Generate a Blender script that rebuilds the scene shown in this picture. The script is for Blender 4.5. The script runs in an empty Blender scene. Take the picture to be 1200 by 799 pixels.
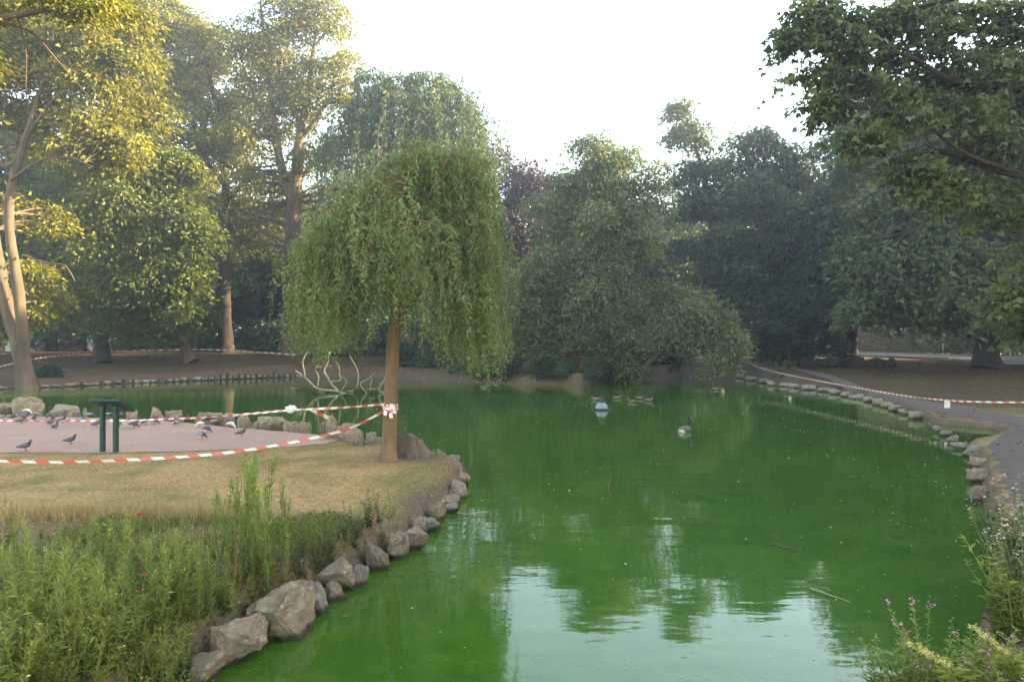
import bpy, bmesh, math, random
import numpy as np
from mathutils import Vector, Matrix, Euler, noise

# ------------------------------------------------------------------ camera, sky, sun, exposure
SC = bpy.context.scene
COL = SC.collection
F = 867.0            # focal length in pixels of the 1200 px wide photograph
CZ = 2.4             # camera height above the water (water is z = 0)
cam_d = bpy.data.cameras.new('camera'); cam = bpy.data.objects.new('camera', cam_d); COL.objects.link(cam)
cam_d.sensor_width = 36.0; cam_d.lens = 36.0 * F / 1200.0; cam_d.clip_end = 2000; cam_d.clip_start = 0.05
cam.location = (0, 0, CZ); cam.rotation_euler = (math.radians(90), 0, 0)
SC.camera = cam

SUN_EL, SUN_AZ = math.radians(15.5), math.radians(85)     # azimuth measured from +Y (view) towards +X (right)
W = bpy.data.worlds.new('World'); SC.world = W; W.use_nodes = True
wn = W.node_tree.nodes; wl = W.node_tree.links
bg = wn['Background']; bg.inputs['Strength'].default_value = 0.15
sky = wn.new('ShaderNodeTexSky'); sky.sky_type = 'NISHITA'; sky.sun_disc = False
sky.sun_elevation = SUN_EL; sky.sun_rotation = SUN_AZ
sky.air_density = 1.0; sky.dust_density = .6; sky.ozone_density = 1.0
tint = wn.new('ShaderNodeMix'); tint.data_type = 'RGBA'; tint.blend_type = 'MULTIPLY'; tint.inputs[0].default_value = 1.0
tint.inputs[7].default_value = (1.0, .86, .71, 1)        # a slightly warm, hazy evening sky
wl.new(sky.outputs[0], tint.inputs[6]); wl.new(tint.outputs[2], bg.inputs['Color'])
sd = bpy.data.lights.new('sun', 'SUN'); sun = bpy.data.objects.new('sun', sd); COL.objects.link(sun)
sd.energy = 5.0; sd.angle = math.radians(0.5); sd.color = (1.0, 0.80, 0.50)
svec = Vector((math.sin(SUN_AZ) * math.cos(SUN_EL), math.cos(SUN_AZ) * math.cos(SUN_EL), math.sin(SUN_EL)))
sun.rotation_euler = svec.to_track_quat('Z', 'Y').to_euler(); sun.location = svec * 100
vs = SC.view_settings
vs.view_transform = 'Standard'; vs.look = 'None'; vs.exposure = 3.05; vs.gamma = 1.0; vs.use_curve_mapping = False
SC.render.engine = 'CYCLES'
cy = SC.cycles
cy.use_denoising = True; cy.use_adaptive_sampling = False
cy.max_bounces = 6; cy.diffuse_bounces = 3; cy.glossy_bounces = 2; cy.transmission_bounces = 3
cy.transparent_max_bounces = 4; cy.volume_bounces = 0
cy.caustics_reflective = False; cy.caustics_refractive = False

random.seed(7)
RNG = np.random.default_rng(11)

# ------------------------------------------------------------------ helpers
def P(x, y, D):
    """the point at depth D that the photograph shows at pixel x, y"""
    return np.array([(x - 600) / F * D, D, CZ - (y - 400) / F * D])

def G(x, y, z):
    """the point at height z below the horizon that the photograph shows at pixel x, y"""
    D = (CZ - z) * F / (y - 400)
    return np.array([(x - 600) / F * D, D, z])

def unit(v):
    v = np.asarray(v, float)
    return v / np.maximum(np.linalg.norm(v, axis=-1, keepdims=True), 1e-9)

def mesh_quads(name, V, Q, mats=(), midx=None, rnd=None, uv=None, smooth=False):
    V = np.asarray(V, np.float32).reshape(-1, 3); Q = np.asarray(Q, np.int32).reshape(-1, 4)
    me = bpy.data.meshes.new(name)
    me.vertices.add(len(V)); me.vertices.foreach_set('co', V.ravel())
    me.loops.add(len(Q) * 4); me.loops.foreach_set('vertex_index', Q.ravel())
    me.polygons.add(len(Q))
    me.polygons.foreach_set('loop_start', np.arange(0, len(Q) * 4, 4, dtype=np.int32))
    for m in mats: me.materials.append(m)
    if midx is not None: me.polygons.foreach_set('material_index', np.asarray(midx, np.int32))
    me.polygons.foreach_set('use_smooth', np.full(len(Q), bool(smooth)))
    me.update(calc_edges=True)
    if rnd is not None:
        a = me.attributes.new('rnd', 'FLOAT', 'FACE'); a.data.foreach_set('value', np.asarray(rnd, np.float32))
    if uv is not None:
        l = me.uv_layers.new(name='UVMap'); l.data.foreach_set('uv', np.asarray(uv, np.float32).ravel())
    return me

class MB:
    """collects tubes, boxes and leaves of one mesh, all quads"""
    def __init__(s): s.V = []; s.Q = []; s.M = []; s.R = []; s.n = 0
    def add(s, V, Q, m=0, r=None):
        V = np.asarray(V, float).reshape(-1, 3); Q = np.asarray(Q, int).reshape(-1, 4)
        s.V.append(V); s.Q.append(Q + s.n); s.n += len(V)
        s.M.append(np.full(len(Q), m)); s.R.append(np.full(len(Q), .5) if r is None else np.asarray(r, float))
    def tube(s, pts, rad, sides=6, m=0, cap=True):
        pts = np.asarray(pts, float); n = len(pts)
        rad = np.broadcast_to(np.asarray(rad, float), (n,))
        t = unit(np.gradient(pts, axis=0))
        ref = np.array([0, 0, 1.0]) if abs(t[0][2]) < .9 else np.array([1.0, 0, 0])
        u = unit(np.cross(t, ref)); v = np.cross(t, u)
        a = np.linspace(0, 2 * np.pi, sides, endpoint=False)
        V = pts[:, None] + rad[:, None, None] * (np.cos(a)[None, :, None] * u[:, None] + np.sin(a)[None, :, None] * v[:, None])
        Q = []
        for i in range(n - 1):
            for k in range(sides):
                k2 = (k + 1) % sides
                Q.append((i * sides + k, i * sides + k2, (i + 1) * sides + k2, (i + 1) * sides + k))
        V = V.reshape(-1, 3)
        if cap and sides in (4, 6, 8):
            for base in (0, (n - 1) * sides):
                for k in range(1, sides - 2, 2):
                    Q.append((base, base + k, base + k + 1, base + k + 2))
        s.add(V, Q, m)
    def box(s, c, h, m=0, rot=None):
        c = np.asarray(c, float); h = np.asarray(h, float)
        v = np.array([(x, y, z) for x in (-1, 1) for y in (-1, 1) for z in (-1, 1)], float) * h
        if rot is not None: v = v @ np.array(rot).T
        s.add(v + c, [(0, 1, 3, 2), (4, 6, 7, 5), (0, 4, 5, 1), (2, 3, 7, 6), (0, 2, 6, 4), (1, 5, 7, 3)], m)
    def leaves(s, c, axis, nrm, L, Wd, m=0, r=None, fold=.25):
        c = np.asarray(c, float); axis = unit(axis); nrm = np.asarray(nrm, float)
        sd_ = unit(np.cross(nrm, axis)); n2 = np.cross(axis, sd_)
        L = np.broadcast_to(np.asarray(L, float), (len(c),))[:, None]; Wd = np.broadcast_to(np.asarray(Wd, float), (len(c),))[:, None]
        a = c; b = c + axis * L * .45 + sd_ * Wd * .5 + n2 * Wd * fold
        t = c + axis * L - n2 * L * .08; d = c + axis * L * .45 - sd_ * Wd * .5 + n2 * Wd * fold
        V = np.stack([a, b, t, d], 1).reshape(-1, 3)
        s.add(V, np.arange(len(c) * 4).reshape(-1, 4), m, r)
    def build(s, name, mats, parent=None, smooth=False, loc=None):
        if not isinstance(mats, (list, tuple)): mats = [mats]
        V = np.concatenate(s.V)
        if loc is not None: V = V - np.asarray(loc)
        me = mesh_quads(name, V, np.concatenate(s.Q), mats, np.concatenate(s.M), np.concatenate(s.R), smooth=smooth)
        return link(name, me, parent)

def link(name, me, parent=None):
    o = bpy.data.objects.new(name, me); COL.objects.link(o)
    if parent is not None: o.parent = parent
    return o

def tag(o, label=None, cat=None, group=None, kind=None):
    if label: o['label'] = label
    if cat: o['category'] = cat
    if group: o['group'] = group
    if kind: o['kind'] = kind
    return o

def thing(name, label, cat, loc=(0, 0, 0), rz=0, group=None):
    o = bpy.data.objects.new(name, None); COL.objects.link(o)
    o.empty_display_size = .2
    o.location = tuple(loc); o.rotation_euler = (0, 0, rz)
    return tag(o, label, cat, group)

def dup(root, loc, rz=0, scale=1.0, label=None, group=None, tilt=(0, 0)):
    r = root.copy(); COL.objects.link(r)
    r.location = tuple(loc); r.rotation_euler = (tilt[0], tilt[1], rz)
    r.scale = (scale,) * 3 if np.isscalar(scale) else tuple(scale)
    if label: r['label'] = label
    if group: r['group'] = group
    for ch in KIDS.get(root.name, []):
        c = ch.copy(); COL.objects.link(c); c.parent = r
        for g in KIDS.get(ch.name, []):
            d = g.copy(); COL.objects.link(d); d.parent = c
    return r
KIDS = {}
def remember(root):
    """note the children of a thing that will be copied"""
    KIDS[root.name] = [o for o in COL.objects if o.parent == root]
    for c in KIDS[root.name]:
        k = [o for o in COL.objects if o.parent == c]
        if k: KIDS[c.name] = k

# ------------------------------------------------------------------ materials
def mat(name):
    m = bpy.data.materials.new(name); m.use_nodes = True
    nt = m.node_tree; return m, nt, nt.nodes, nt.links, nt.nodes['Principled BSDF']

def ramp(nt, fac, stops):
    r = nt.nodes.new('ShaderNodeValToRGB'); e = r.color_ramp.elements
    while len(e) < len(stops): e.new(.5)
    for i, (p, c) in enumerate(stops): e[i].position = p; e[i].color = (*c, 1)
    nt.links.new(fac, r.inputs[0]); return r.outputs[0]

def noise_tex(nt, scale, detail=4, rough=.55, coord='Object', vec=None, stretch=None):
    if vec is None:
        tc = nt.nodes.new('ShaderNodeTexCoord'); vec = tc.outputs[coord]
    if stretch:
        mp = nt.nodes.new('ShaderNodeMapping'); mp.inputs['Scale'].default_value = stretch
        nt.links.new(vec, mp.inputs[0]); vec = mp.outputs[0]
    n = nt.nodes.new('ShaderNodeTexNoise'); n.inputs['Scale'].default_value = scale
    n.inputs['Detail'].default_value = detail; n.inputs['Roughness'].default_value = rough
    nt.links.new(vec, n.inputs['Vector']); return n.outputs['Fac']

def mixc(nt, fac, a, b, mode='MIX'):
    m = nt.nodes.new('ShaderNodeMix'); m.data_type = 'RGBA'; m.blend_type = mode
    for sock, v in ((m.inputs[0], fac), (m.inputs[6], a), (m.inputs[7], b)):
        if hasattr(v, 'links'): nt.links.new(v, sock)
        elif isinstance(v, (int, float)): sock.default_value = v
        else: sock.default_value = (*v, 1)
    return m.outputs[2]

def bump(nt, bs, h, strength=.4, dist=.02):
    b = nt.nodes.new('ShaderNodeBump'); b.inputs['Strength'].default_value = strength; b.inputs['Distance'].default_value = dist
    nt.links.new(h, b.inputs['Height']); nt.links.new(b.outputs[0], bs.inputs['Normal'])

def leaf_mat(name, c0, c1, c2, trans=.35, rough=.5, spec=.35):
    """leaf colour runs from c0 to c2 leaf by leaf; part of the light passes through"""
    m, nt, N, L, bs = mat(name)
    at = N.new('ShaderNodeAttribute'); at.attribute_name = 'rnd'
    col = ramp(nt, at.outputs['Fac'], [(0.0, c0), (.55, c1), (1.0, c2)])
    L.new(col, bs.inputs['Base Color'])
    bs.inputs['Roughness'].default_value = rough; bs.inputs['Specular IOR Level'].default_value = spec
    tr = N.new('ShaderNodeBsdfTranslucent')
    tc = mixc(nt, 1.0, col, (1.0, 1.0, .55), 'MULTIPLY'); L.new(tc, tr.inputs['Color'])
    mx = N.new('ShaderNodeMixShader'); mx.inputs[0].default_value = trans
    L.new(bs.outputs[0], mx.inputs[1]); L.new(tr.outputs[0], mx.inputs[2])
    L.new(mx.outputs[0], N['Material Output'].inputs['Surface'])
    return m

def bark_mat(name, c0, c1, scale=3.0, b=.6):
    m, nt, N, L, bs = mat(name)
    f = noise_tex(nt, scale, 6, .65, stretch=(1, 1, .3))
    L.new(ramp(nt, f, [(.3, c0), (.7, c1)]), bs.inputs['Base Color']); bs.inputs['Roughness'].default_value = .9
    bs.inputs['Specular IOR Level'].default_value = .15
    f2 = noise_tex(nt, scale * 4, 5, .7, stretch=(1, 1, .18)); bump(nt, bs, f2, b, .05); return m

def plain(name, c, rough=.6, metal=0.0, var=.15, scale=12, spec=.4):
    m, nt, N, L, bs = mat(name)
    f = noise_tex(nt, scale, 4)
    c = np.array(c)
    L.new(ramp(nt, f, [(.3, tuple(c * (1 - var))), (.7, tuple(np.minimum(c * (1 + var), 1)))]), bs.inputs['Base Color'])
    bs.inputs['Roughness'].default_value = rough; bs.inputs['Metallic'].default_value = metal
    bs.inputs['Specular IOR Level'].default_value = spec; return m

M = {}
M['leaf_lit'] = leaf_mat('sycamore_leaf', (.09, .105, .012), (.18, .175, .018), (.31, .26, .03), .42)
M['leaf_gold'] = leaf_mat('plane_leaf', (.10, .125, .03), (.19, .19, .042), (.33, .28, .06), .42)
M['leaf_maple'] = leaf_mat('maple_leaf', (.05, .08, .017), (.105, .135, .022), (.2, .2, .03), .4)
M['leaf_dark'] = leaf_mat('dark_leaf', (.022, .04, .017), (.04, .066, .026), (.075, .105, .035), .28)
M['leaf_blue'] = leaf_mat('bluish_leaf', (.05, .082, .045), (.095, .138, .07), (.17, .215, .10), .36)
M['leaf_willow'] = leaf_mat('willow_leaf', (.105, .158, .055), (.215, .285, .10), (.37, .43, .16), .44, .42, .5)
M['leaf_weep'] = leaf_mat('weeping_leaf', (.055, .095, .045), (.10, .155, .066), (.18, .225, .10), .38)
M['leaf_pale'] = leaf_mat('pale_willow_leaf', (.095, .13, .06), (.185, .22, .098), (.31, .32, .145), .38, .45, .45)
M['leaf_copper'] = leaf_mat('copper_leaf', (.035, .022, .026), (.06, .03, .034), (.085, .04, .04), .28)
M['leaf_chest'] = leaf_mat('chestnut_leaf', (.06, .092, .036), (.115, .15, .056), (.21, .225, .085), .38)
M['leaf_chest_rust'] = leaf_mat('rusty_leaf', (.06, .075, .025), (.10, .11, .04), (.19, .12, .05), .36)
M['bark_pale'] = bark_mat('pale_bark', (.06, .042, .028), (.165, .12, .08), 1.6)
M['bark'] = bark_mat('brown_bark', (.06, .042, .03), (.14, .10, .07), 2.5)
M['bark_dark'] = bark_mat('dark_bark', (.022, .017, .014), (.055, .042, .034), 2.5)
M['bark_willow'] = bark_mat('willow_bark', (.13, .085, .05), (.25, .17, .10), 5.0, .8)
M['deadwood'] = bark_mat('bleached_wood', (.16, .12, .08), (.42, .34, .25), 3.0, .6)
M['stump'] = bark_mat('stump_wood', (.06, .045, .036), (.2, .155, .125), 5.0, 1.0)
M['stake'] = bark_mat('wet_stake', (.02, .016, .012), (.07, .05, .035), 8.0)

# ------------------------------------------------------------------ pond outline and terrain
shore_px = [(300, 745, 0), (350, 717, 0), (392, 692, 0), (432, 668, 0), (470, 642, 0), (515, 608, 0), (541, 582, 0), (549, 560, .1), (543, 543, .2),
            (526, 531, .3), (508, 522, .36), (484, 516, .36), (462, 516, .36), (430, 519, .36), (405, 512, .36), (385, 507, .36), (345, 504, .36), (300, 500, .36),
            (240, 495, .36), (190, 491, .36), (120, 488, .36), (60, 486, .36), (0, 484, .36), (-160, 480, .36), (-330, 474, .36), (-260, 463, 0), (-100, 460, 0), (0, 456.5, 0), (60, 454, 0),
            (100, 452, 0), (150, 449.5, 0), (200, 447.5, 0), (260, 445, 0), (310, 443, 0), (345, 442, 0), (420, 443, 0), (500, 446, 0), (560, 449, 0),
            (620, 451, 0), (680, 451.5, 0), (730, 449, 0), (775, 444, 0), (815, 441.5, 0), (858, 441.5, 0), (885, 446, 0), (915, 451, 0), (960, 457, 0),
            (1000, 465, 0), (1040, 476, 0), (1080, 490, 0), (1092, 497, 0), (1120, 499, 0), (1160, 503, 0), (1172, 510, 0), (1150, 518, 0),
            (1124, 525, 0), (1138, 540, 0), (1142, 560, 0), (1143, 590, 0), (1150, 640, 0), (1150, 690, 0), (1130, 740, 0)]
POND = [(-2.7, 3.4), (-2.35, 4.6)] + [tuple(G(x, y, z)[:2]) for x, y, z in shore_px] + [(2.9, 4.6), (2.5, 3.4), (0, 3.0)]
POND = np.array(POND)

def sdist(x, y):
    """signed distance to the pond's shore, positive on land"""
    p = np.stack([np.ravel(x), np.ravel(y)], 1); a = POND; b = np.roll(POND, -1, 0)
    best = np.full(len(p), 1e9); inside = np.zeros(len(p), bool)
    for i in range(len(a)):
        ab = b[i] - a[i]; t = np.clip(((p - a[i]) @ ab) / (ab @ ab), 0, 1)
        d = np.hypot(*(p - a[i] - t[:, None] * ab).T); best = np.minimum(best, d)
        c = ((a[i][1] > p[:, 1]) != (b[i][1] > p[:, 1]))
        xi = (b[i][0] - a[i][0]) * (p[:, 1] - a[i][1]) / (b[i][1] - a[i][1] + 1e-12) + a[i][0]
        inside ^= c & (p[:, 0] < xi)
    return np.where(inside, -best, best).reshape(np.shape(x))

def sstep(a, b, v):
    t = np.clip((v - a) / (b - a), 0, 1); return t * t * (3 - 2 * t)

def wob(x, y):
    return (np.sin(x * 1.7 + 1.3 * np.sin(y * .9)) * np.sin(y * 1.3 + 1.1 * np.sin(x * .7)) * .5 +
            np.sin(x * 4.1 + y * 2.3 + 1.7 * np.sin(y * 3.1)) * .25 + np.sin(x * .53 + 2) * np.sin(y * .47 + .5))

def height(x, y):
    x = np.asarray(x, float); y = np.asarray(y, float)
    d = sdist(x, y)
    left = np.interp(y, [0, 26, 38, 45, 53, 60, 64, 70, 78, 300], [.36, .36, .42, .55, 1.0, 1.5, 1.5, .85, .8, 1.0])
    right = np.interp(y, [0, 14, 20, 26, 32, 37, 43, 48, 56, 85, 300], [.30, .22, .17, .2, .32, .50, .74, .86, 1.06, 1.2, 1.6])
    w = sstep(-6, 9, x); z = left * (1 - w) + right * w
    z = z + .018 * wob(x, y) + .006 * np.sin(x * 9.3 + np.sin(y * 7)) * np.sin(y * 8.7 + np.sin(x * 6))
    # worn hollow by the rocks of the peninsula
    hx, hy = G(508, 578, .36)[:2]
    z = z - .16 * np.exp(-(((x - hx) / .42) ** 2 + ((y - hy) / .85) ** 2) ** 2)
    bank = np.where(d > 0, z * sstep(-.02, .28, d) + (1 - sstep(-.02, .28, d)) * (-.12), -.12 - np.minimum(-d, 4) * .3)
    return bank

def H(x, y): return float(height(np.array([x]), np.array([y]))[0])
def ground_at(x, y):
    """where the photograph's pixel meets the terrain"""
    z = .36
    for _ in range(12):
        p = G(x, y, z); z = .5 * z + .5 * H(p[0], p[1])
    return np.array([p[0], p[1], H(p[0], p[1])])

ax = np.concatenate([np.arange(-250, -42, 8), np.arange(-42, -12, .6), np.arange(-12, 14, .15), np.arange(14, 46, .5), np.arange(46, 251, 8)])
ay = np.concatenate([np.arange(-60, -4, 8), np.arange(-4, 3, .5), np.arange(3, 26, .13), np.arange(26, 64, .4), np.arange(64, 100, 1.2), np.arange(100, 301, 10)])
gx, gy = np.meshgrid(ax, ay)
gz = height(gx, gy)
nx, ny = len(ax), len(ay)
ii = (np.arange(ny - 1)[:, None] * nx + np.arange(nx - 1)[None]).ravel()
Q = np.stack([ii, ii + 1, ii + nx + 1, ii + nx], 1)

def in_poly(x, y, poly):
    p = np.stack([np.ravel(x), np.ravel(y)], 1); ins = np.zeros(len(p), bool); a = np.array(poly); b = np.roll(a, -1, 0)
    for i in range(len(a)):
        c = ((a[i][1] > p[:, 1]) != (b[i][1] > p[:, 1]))
        ins ^= c & (p[:, 0] < (b[i][0] - a[i][0]) * (p[:, 1] - a[i][1]) / (b[i][1] - a[i][1] + 1e-12) + a[i][0])
    return ins.reshape(np.shape(x))

D0 = sdist(gx, gy)
gm = mesh_quads('ground', np.stack([gx, gy, gz], -1), Q, smooth=True)
# what covers the ground where: r = earth and leaf litter, g = greener grass, b = bare worn soil
cr = np.zeros((ny, nx, 4)); cr[..., 3] = 1
right_l = sstep(10, 15, gx) * sstep(20, 27, gy) + sstep(5, 8, gx) * sstep(42, 48, gy)
left_l = sstep(29, 36, gy) * sstep(4, -2, gx)
cr[..., 0] = np.clip(np.maximum(right_l, left_l), 0, 1)
pen = (gx < 0) * (gy < 26)
cr[..., 1] = np.clip(sstep(1.4, .2, D0) * pen * .8 + sstep(12.5, 16, gx) * sstep(28, 22, gy) * .7, 0, 1)
hx, hy = G(508, 578, .36)[:2]
soil = np.exp(-(((gx - hx) / .5) ** 2 + ((gy - hy) / 1.0) ** 2) ** 2)
wx, wy = G(455, 540, .36)[:2]
soil = np.maximum(soil, .9 * np.exp(-(((gx - wx - .45) / 1.0) ** 2 + ((gy - wy - .5) / .9) ** 2)))
bed = sstep(9.2, 8.2, gy + .25 * wob(gx, gy)) * (gx < 0)
soil = np.maximum(soil, bed * .9)
soil = np.maximum(soil, sstep(.5, .1, D0))
cr[..., 2] = np.clip(soil, 0, 1)
ca = gm.color_attributes.new('cover', 'FLOAT_COLOR', 'POINT'); ca.data.foreach_set('color', cr.astype(np.float32).ravel())

m, nt, N, L, bs = mat('ground_cover')
at = N.new('ShaderNodeAttribute'); at.attribute_name = 'cover'
sep = N.new('ShaderNodeSeparateColor'); L.new(at.outputs['Color'], sep.inputs[0])
n1 = noise_tex(nt, .9, 6, .6); n2 = noise_tex(nt, 14, 5, .7); n3 = noise_tex(nt, 45, 3, .6); n4 = noise_tex(nt, .35, 3, .5)
dry = ramp(nt, n2, [(.3, (.26, .155, .07)), (.55, (.46, .285, .132)), (.75, (.62, .41, .21))])
grn = ramp(nt, n2, [(.3, (.09, .095, .03)), (.55, (.17, .165, .055)), (.75, (.27, .24, .10))])
f1 = ramp(nt, n1, [(.42, (0, 0, 0)), (.64, (.85, .85, .85))])
lawn = mixc(nt, f1, dry, grn)
lawn = mixc(nt, sep.outputs['Green'], lawn, grn)
lit = ramp(nt, n3, [(.3, (.045, .026, .015)), (.5, (.085, .05, .028)), (.7, (.15, .095, .055))])
lit2 = ramp(nt, n2, [(.3, (.06, .05, .02)), (.7, (.125, .095, .04))])
lit = mixc(nt, ramp(nt, n4, [(.4, (0, 0, 0)), (.65, (1, 1, 1))]), lit, lit2)
c = mixc(nt, sep.outputs['Red'], lawn, lit)
soilc = ramp(nt, n2, [(.3, (.075, .05, .036)), (.7, (.18, .125, .092))])
c = mixc(nt, sep.outputs['Blue'], c, soilc)
L.new(c, bs.inputs['Base Color']); bs.inputs['Roughness'].default_value = .95; bs.inputs['Specular IOR Level'].default_value = .1
bump(nt, bs, n3, .5, .03)
gm.materials.append(m)
tag(link('ground', gm), kind='structure')

# ---- the green water
m, nt, N, L, bs = mat('algae_water')
big = noise_tex(nt, .22, 4, .6, stretch=(1, .7, 1))
fine = noise_tex(nt, 2.2, 5, .65)
c1 = ramp(nt, big, [(.3, (.026, .080, .006)), (.55, (.040, .112, .008)), (.75, (.066, .142, .012))])
c2 = mixc(nt, .35, c1, ramp(nt, fine, [(.35, (.026, .064, .006)), (.7, (.085, .14, .018))]))
L.new(c2, bs.inputs['Base Color']); bs.inputs['Roughness'].default_value = .035; bs.inputs['IOR'].default_value = 1.5
tc = N.new('ShaderNodeTexCoord')
r1 = noise_tex(nt, 1.1, 3, .5, vec=tc.outputs['Object'], stretch=(.6, 1.6, 1))
r2 = noise_tex(nt, 5.0, 2, .5, vec=tc.outputs['Object'], stretch=(.7, 1.5, 1))
ad = N.new('ShaderNodeMath'); ad.operation = 'MULTIPLY_ADD'; ad.inputs[1].default_value = .16
L.new(r2, ad.inputs[0]); L.new(r1, ad.inputs[2])
bump(nt, bs, ad.outputs[0], .16, .035)
wx0, wx1, wy0, wy1 = -60, 30, 2.5, 62
wm = mesh_quads('pond', [(wx0, wy0, 0), (wx1, wy0, 0), (wx1, wy1, 0), (wx0, wy1, 0)], [(0, 1, 2, 3)], [m])
tag(link('pond', wm), kind='structure')

# ---- paved and tarmac surfaces, draped 2 cm above the terrain
def drape(name, poly, m, step=.3, lift=.02):
    poly = np.array(poly); x0, y0 = poly.min(0); x1, y1 = poly.max(0)
    bm = bmesh.new(); bm.faces.new([bm.verts.new((x, y, 0)) for x, y in poly])
    for axis, a, b in ((0, x0, x1), (1, y0, y1)):
        for v in np.arange(a + step, b, step):
            co = [0, 0, 0]; no = [0, 0, 0]; co[axis] = v; no[axis] = 1
            bmesh.ops.bisect_plane(bm, geom=bm.verts[:] + bm.edges[:] + bm.faces[:], plane_co=co, plane_no=no)
    xs = np.array([v.co.x for v in bm.verts]); ys = np.array([v.co.y for v in bm.verts]); zs = height(xs, ys)
    ds = sdist(xs, ys)
    for v, z, d_ in zip(bm.verts, zs, ds): v.co.z = z + (lift if d_ > .3 else -.05)
    bmesh.ops.recalc_face_normals(bm, faces=bm.faces[:])
    me = bpy.data.meshes.new(name); bm.to_mesh(me); bm.free()
    if me.polygons[0].normal.z < 0: me.flip_normals()
    for p in me.polygons: p.use_smooth = True
    me.materials.append(m)
    return tag(link(name, me), kind='structure')

def surface_mat(name, a, b, c, scale=3, stain=.4):
    m, nt, N, L, bs = mat(name)
    n1 = noise_tex(nt, 1.1, 5, .6); n2 = noise_tex(nt, 60, 3, .7); n3 = noise_tex(nt, 8, 5, .7)
    base = ramp(nt, n1, [(.3, a), (.7, b)])
    base = mixc(nt, .45, base, ramp(nt, n2, [(.3, tuple(np.array(a) * .6)), (.7, c)]))
    base = mixc(nt, ramp(nt, n3, [(.62, (0, 0, 0)), (.8, (stain, stain, stain))]), base, c)
    L.new(base, bs.inputs['Base Color']); bs.inputs['Roughness'].default_value = .9; bs.inputs['Specular IOR Level'].default_value = .2
    bump(nt, bs, n2, .3, .01); return m

pv = surface_mat('pink_paving', (.33, .195, .145), (.43, .27, .2), (.54, .37, .28))
ap = [(-330, 476.5), (-160, 482), (0, 486.5), (60, 488.5), (120, 490.5), (190, 493.5), (240, 497.5), (300, 502.5), (345, 506.5), (385, 510), (402, 514.5),
      (380, 520), (340, 523.5), (290, 526), (230, 528), (160, 530), (80, 531), (0, 530), (-200, 529), (-400, 528)]
drape('paved_area', [tuple(G(x, y, .37)[:2]) for x, y in ap], pv, .35, .012)
pm = surface_mat('tarmac_path', (.105, .075, .062), (.15, .112, .094), (.21, .16, .135))
pth = [(782, 437.5), (822, 439.5), (862, 441.5), (895, 446), (925, 452), (962, 459), (1000, 467), (1042, 477), (1080, 488), (1105, 493), (1150, 498),
       (1176, 503), (1176, 512), (1158, 524), (1148, 545), (1150, 575), (1152, 600), (1175, 640), (1300, 640),
       (1400, 560), (1250, 504), (1200, 492), (1140, 479), (1090, 472), (1030, 461), (975, 451.5), (930, 445), (900, 440.5), (860, 436.5), (820, 434.5), (790, 434)]
drape('path', [tuple(ground_at(x, y)[:2]) for x, y in pth], pm, .28, .045)
rm = surface_mat('road_tarmac', (.16, .15, .15), (.21, .2, .2), (.26, .25, .245))
rA, rB = np.array([38.5, 28.0]), np.array([15.9, 113.0])
rd = (rB - rA) / np.linalg.norm(rB - rA); rn = np.array([-rd[1], rd[0]]);
if rn[0] < 0: rn = -rn
def road_poly(o0, o1):
    return [tuple(rA + rn * o0), tuple(rB + rn * o0), tuple(rB + rn * o1), tuple(rA + rn * o1)]
drape('road', road_poly(0, 8), rm, 1.5, .05)
kb = plain('kerb_stone', (.34, .32, .30), .9)
for o0 in (-.16, 8.01):
    k = MB(); a = rA + rn * o0; b = rB + rn * o0; nseg = 40
    for i in range(nseg):
        p = a + (b - a) * (i + .5) / nseg; l = np.linalg.norm(b - a) / nseg / 2 - .01
        ang = math.atan2(rd[1], rd[0])
        k.box((p[0] + rn[0] * .075, p[1] + rn[1] * .075, H(p[0], p[1]) + .06), (l, .075, .12), 0, Matrix.Rotation(ang, 3, 'Z'))
    tag(k.build('kerb', kb), kind='structure')

# ------------------------------------------------------------------ trees
def curve(p0, p1, n=6, bow=.12, sag=0.0, rng=RNG):
    p0 = np.asarray(p0, float); p1 = np.asarray(p1, float); t = np.linspace(0, 1, n)[:, None]
    d = np.linalg.norm(p1 - p0)
    off = rng.normal(size=3) * bow * d; off2 = rng.normal(size=3) * bow * .5 * d
    pts = p0 + (p1 - p0) * t + off * (t * (1 - t)) * 2 + off2 * np.sin(t * np.pi * 2) * .5
    pts[:, 2] += sag * d * (t[:, 0] * (1 - t[:, 0])) * 4
    return pts

def smooth_path(pts, n=24):
    pts = np.asarray(pts, float); k = len(pts)
    s = np.linspace(0, k - 1, n); out = []
    for v in s:
        i = min(int(v), k - 2); t = v - i
        a = pts[max(i - 1, 0)]; b = pts[i]; c = pts[i + 1]; d = pts[min(i + 2, k - 1)]
        out.append(.5 * (2 * b + (c - a) * t + (2 * a - 5 * b + 4 * c - d) * t * t + (3 * b - a - 3 * c + d) * t ** 3))
    return np.array(out)

def rand_dirs(n, rng): return unit(rng.normal(size=(n, 3)))

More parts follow.
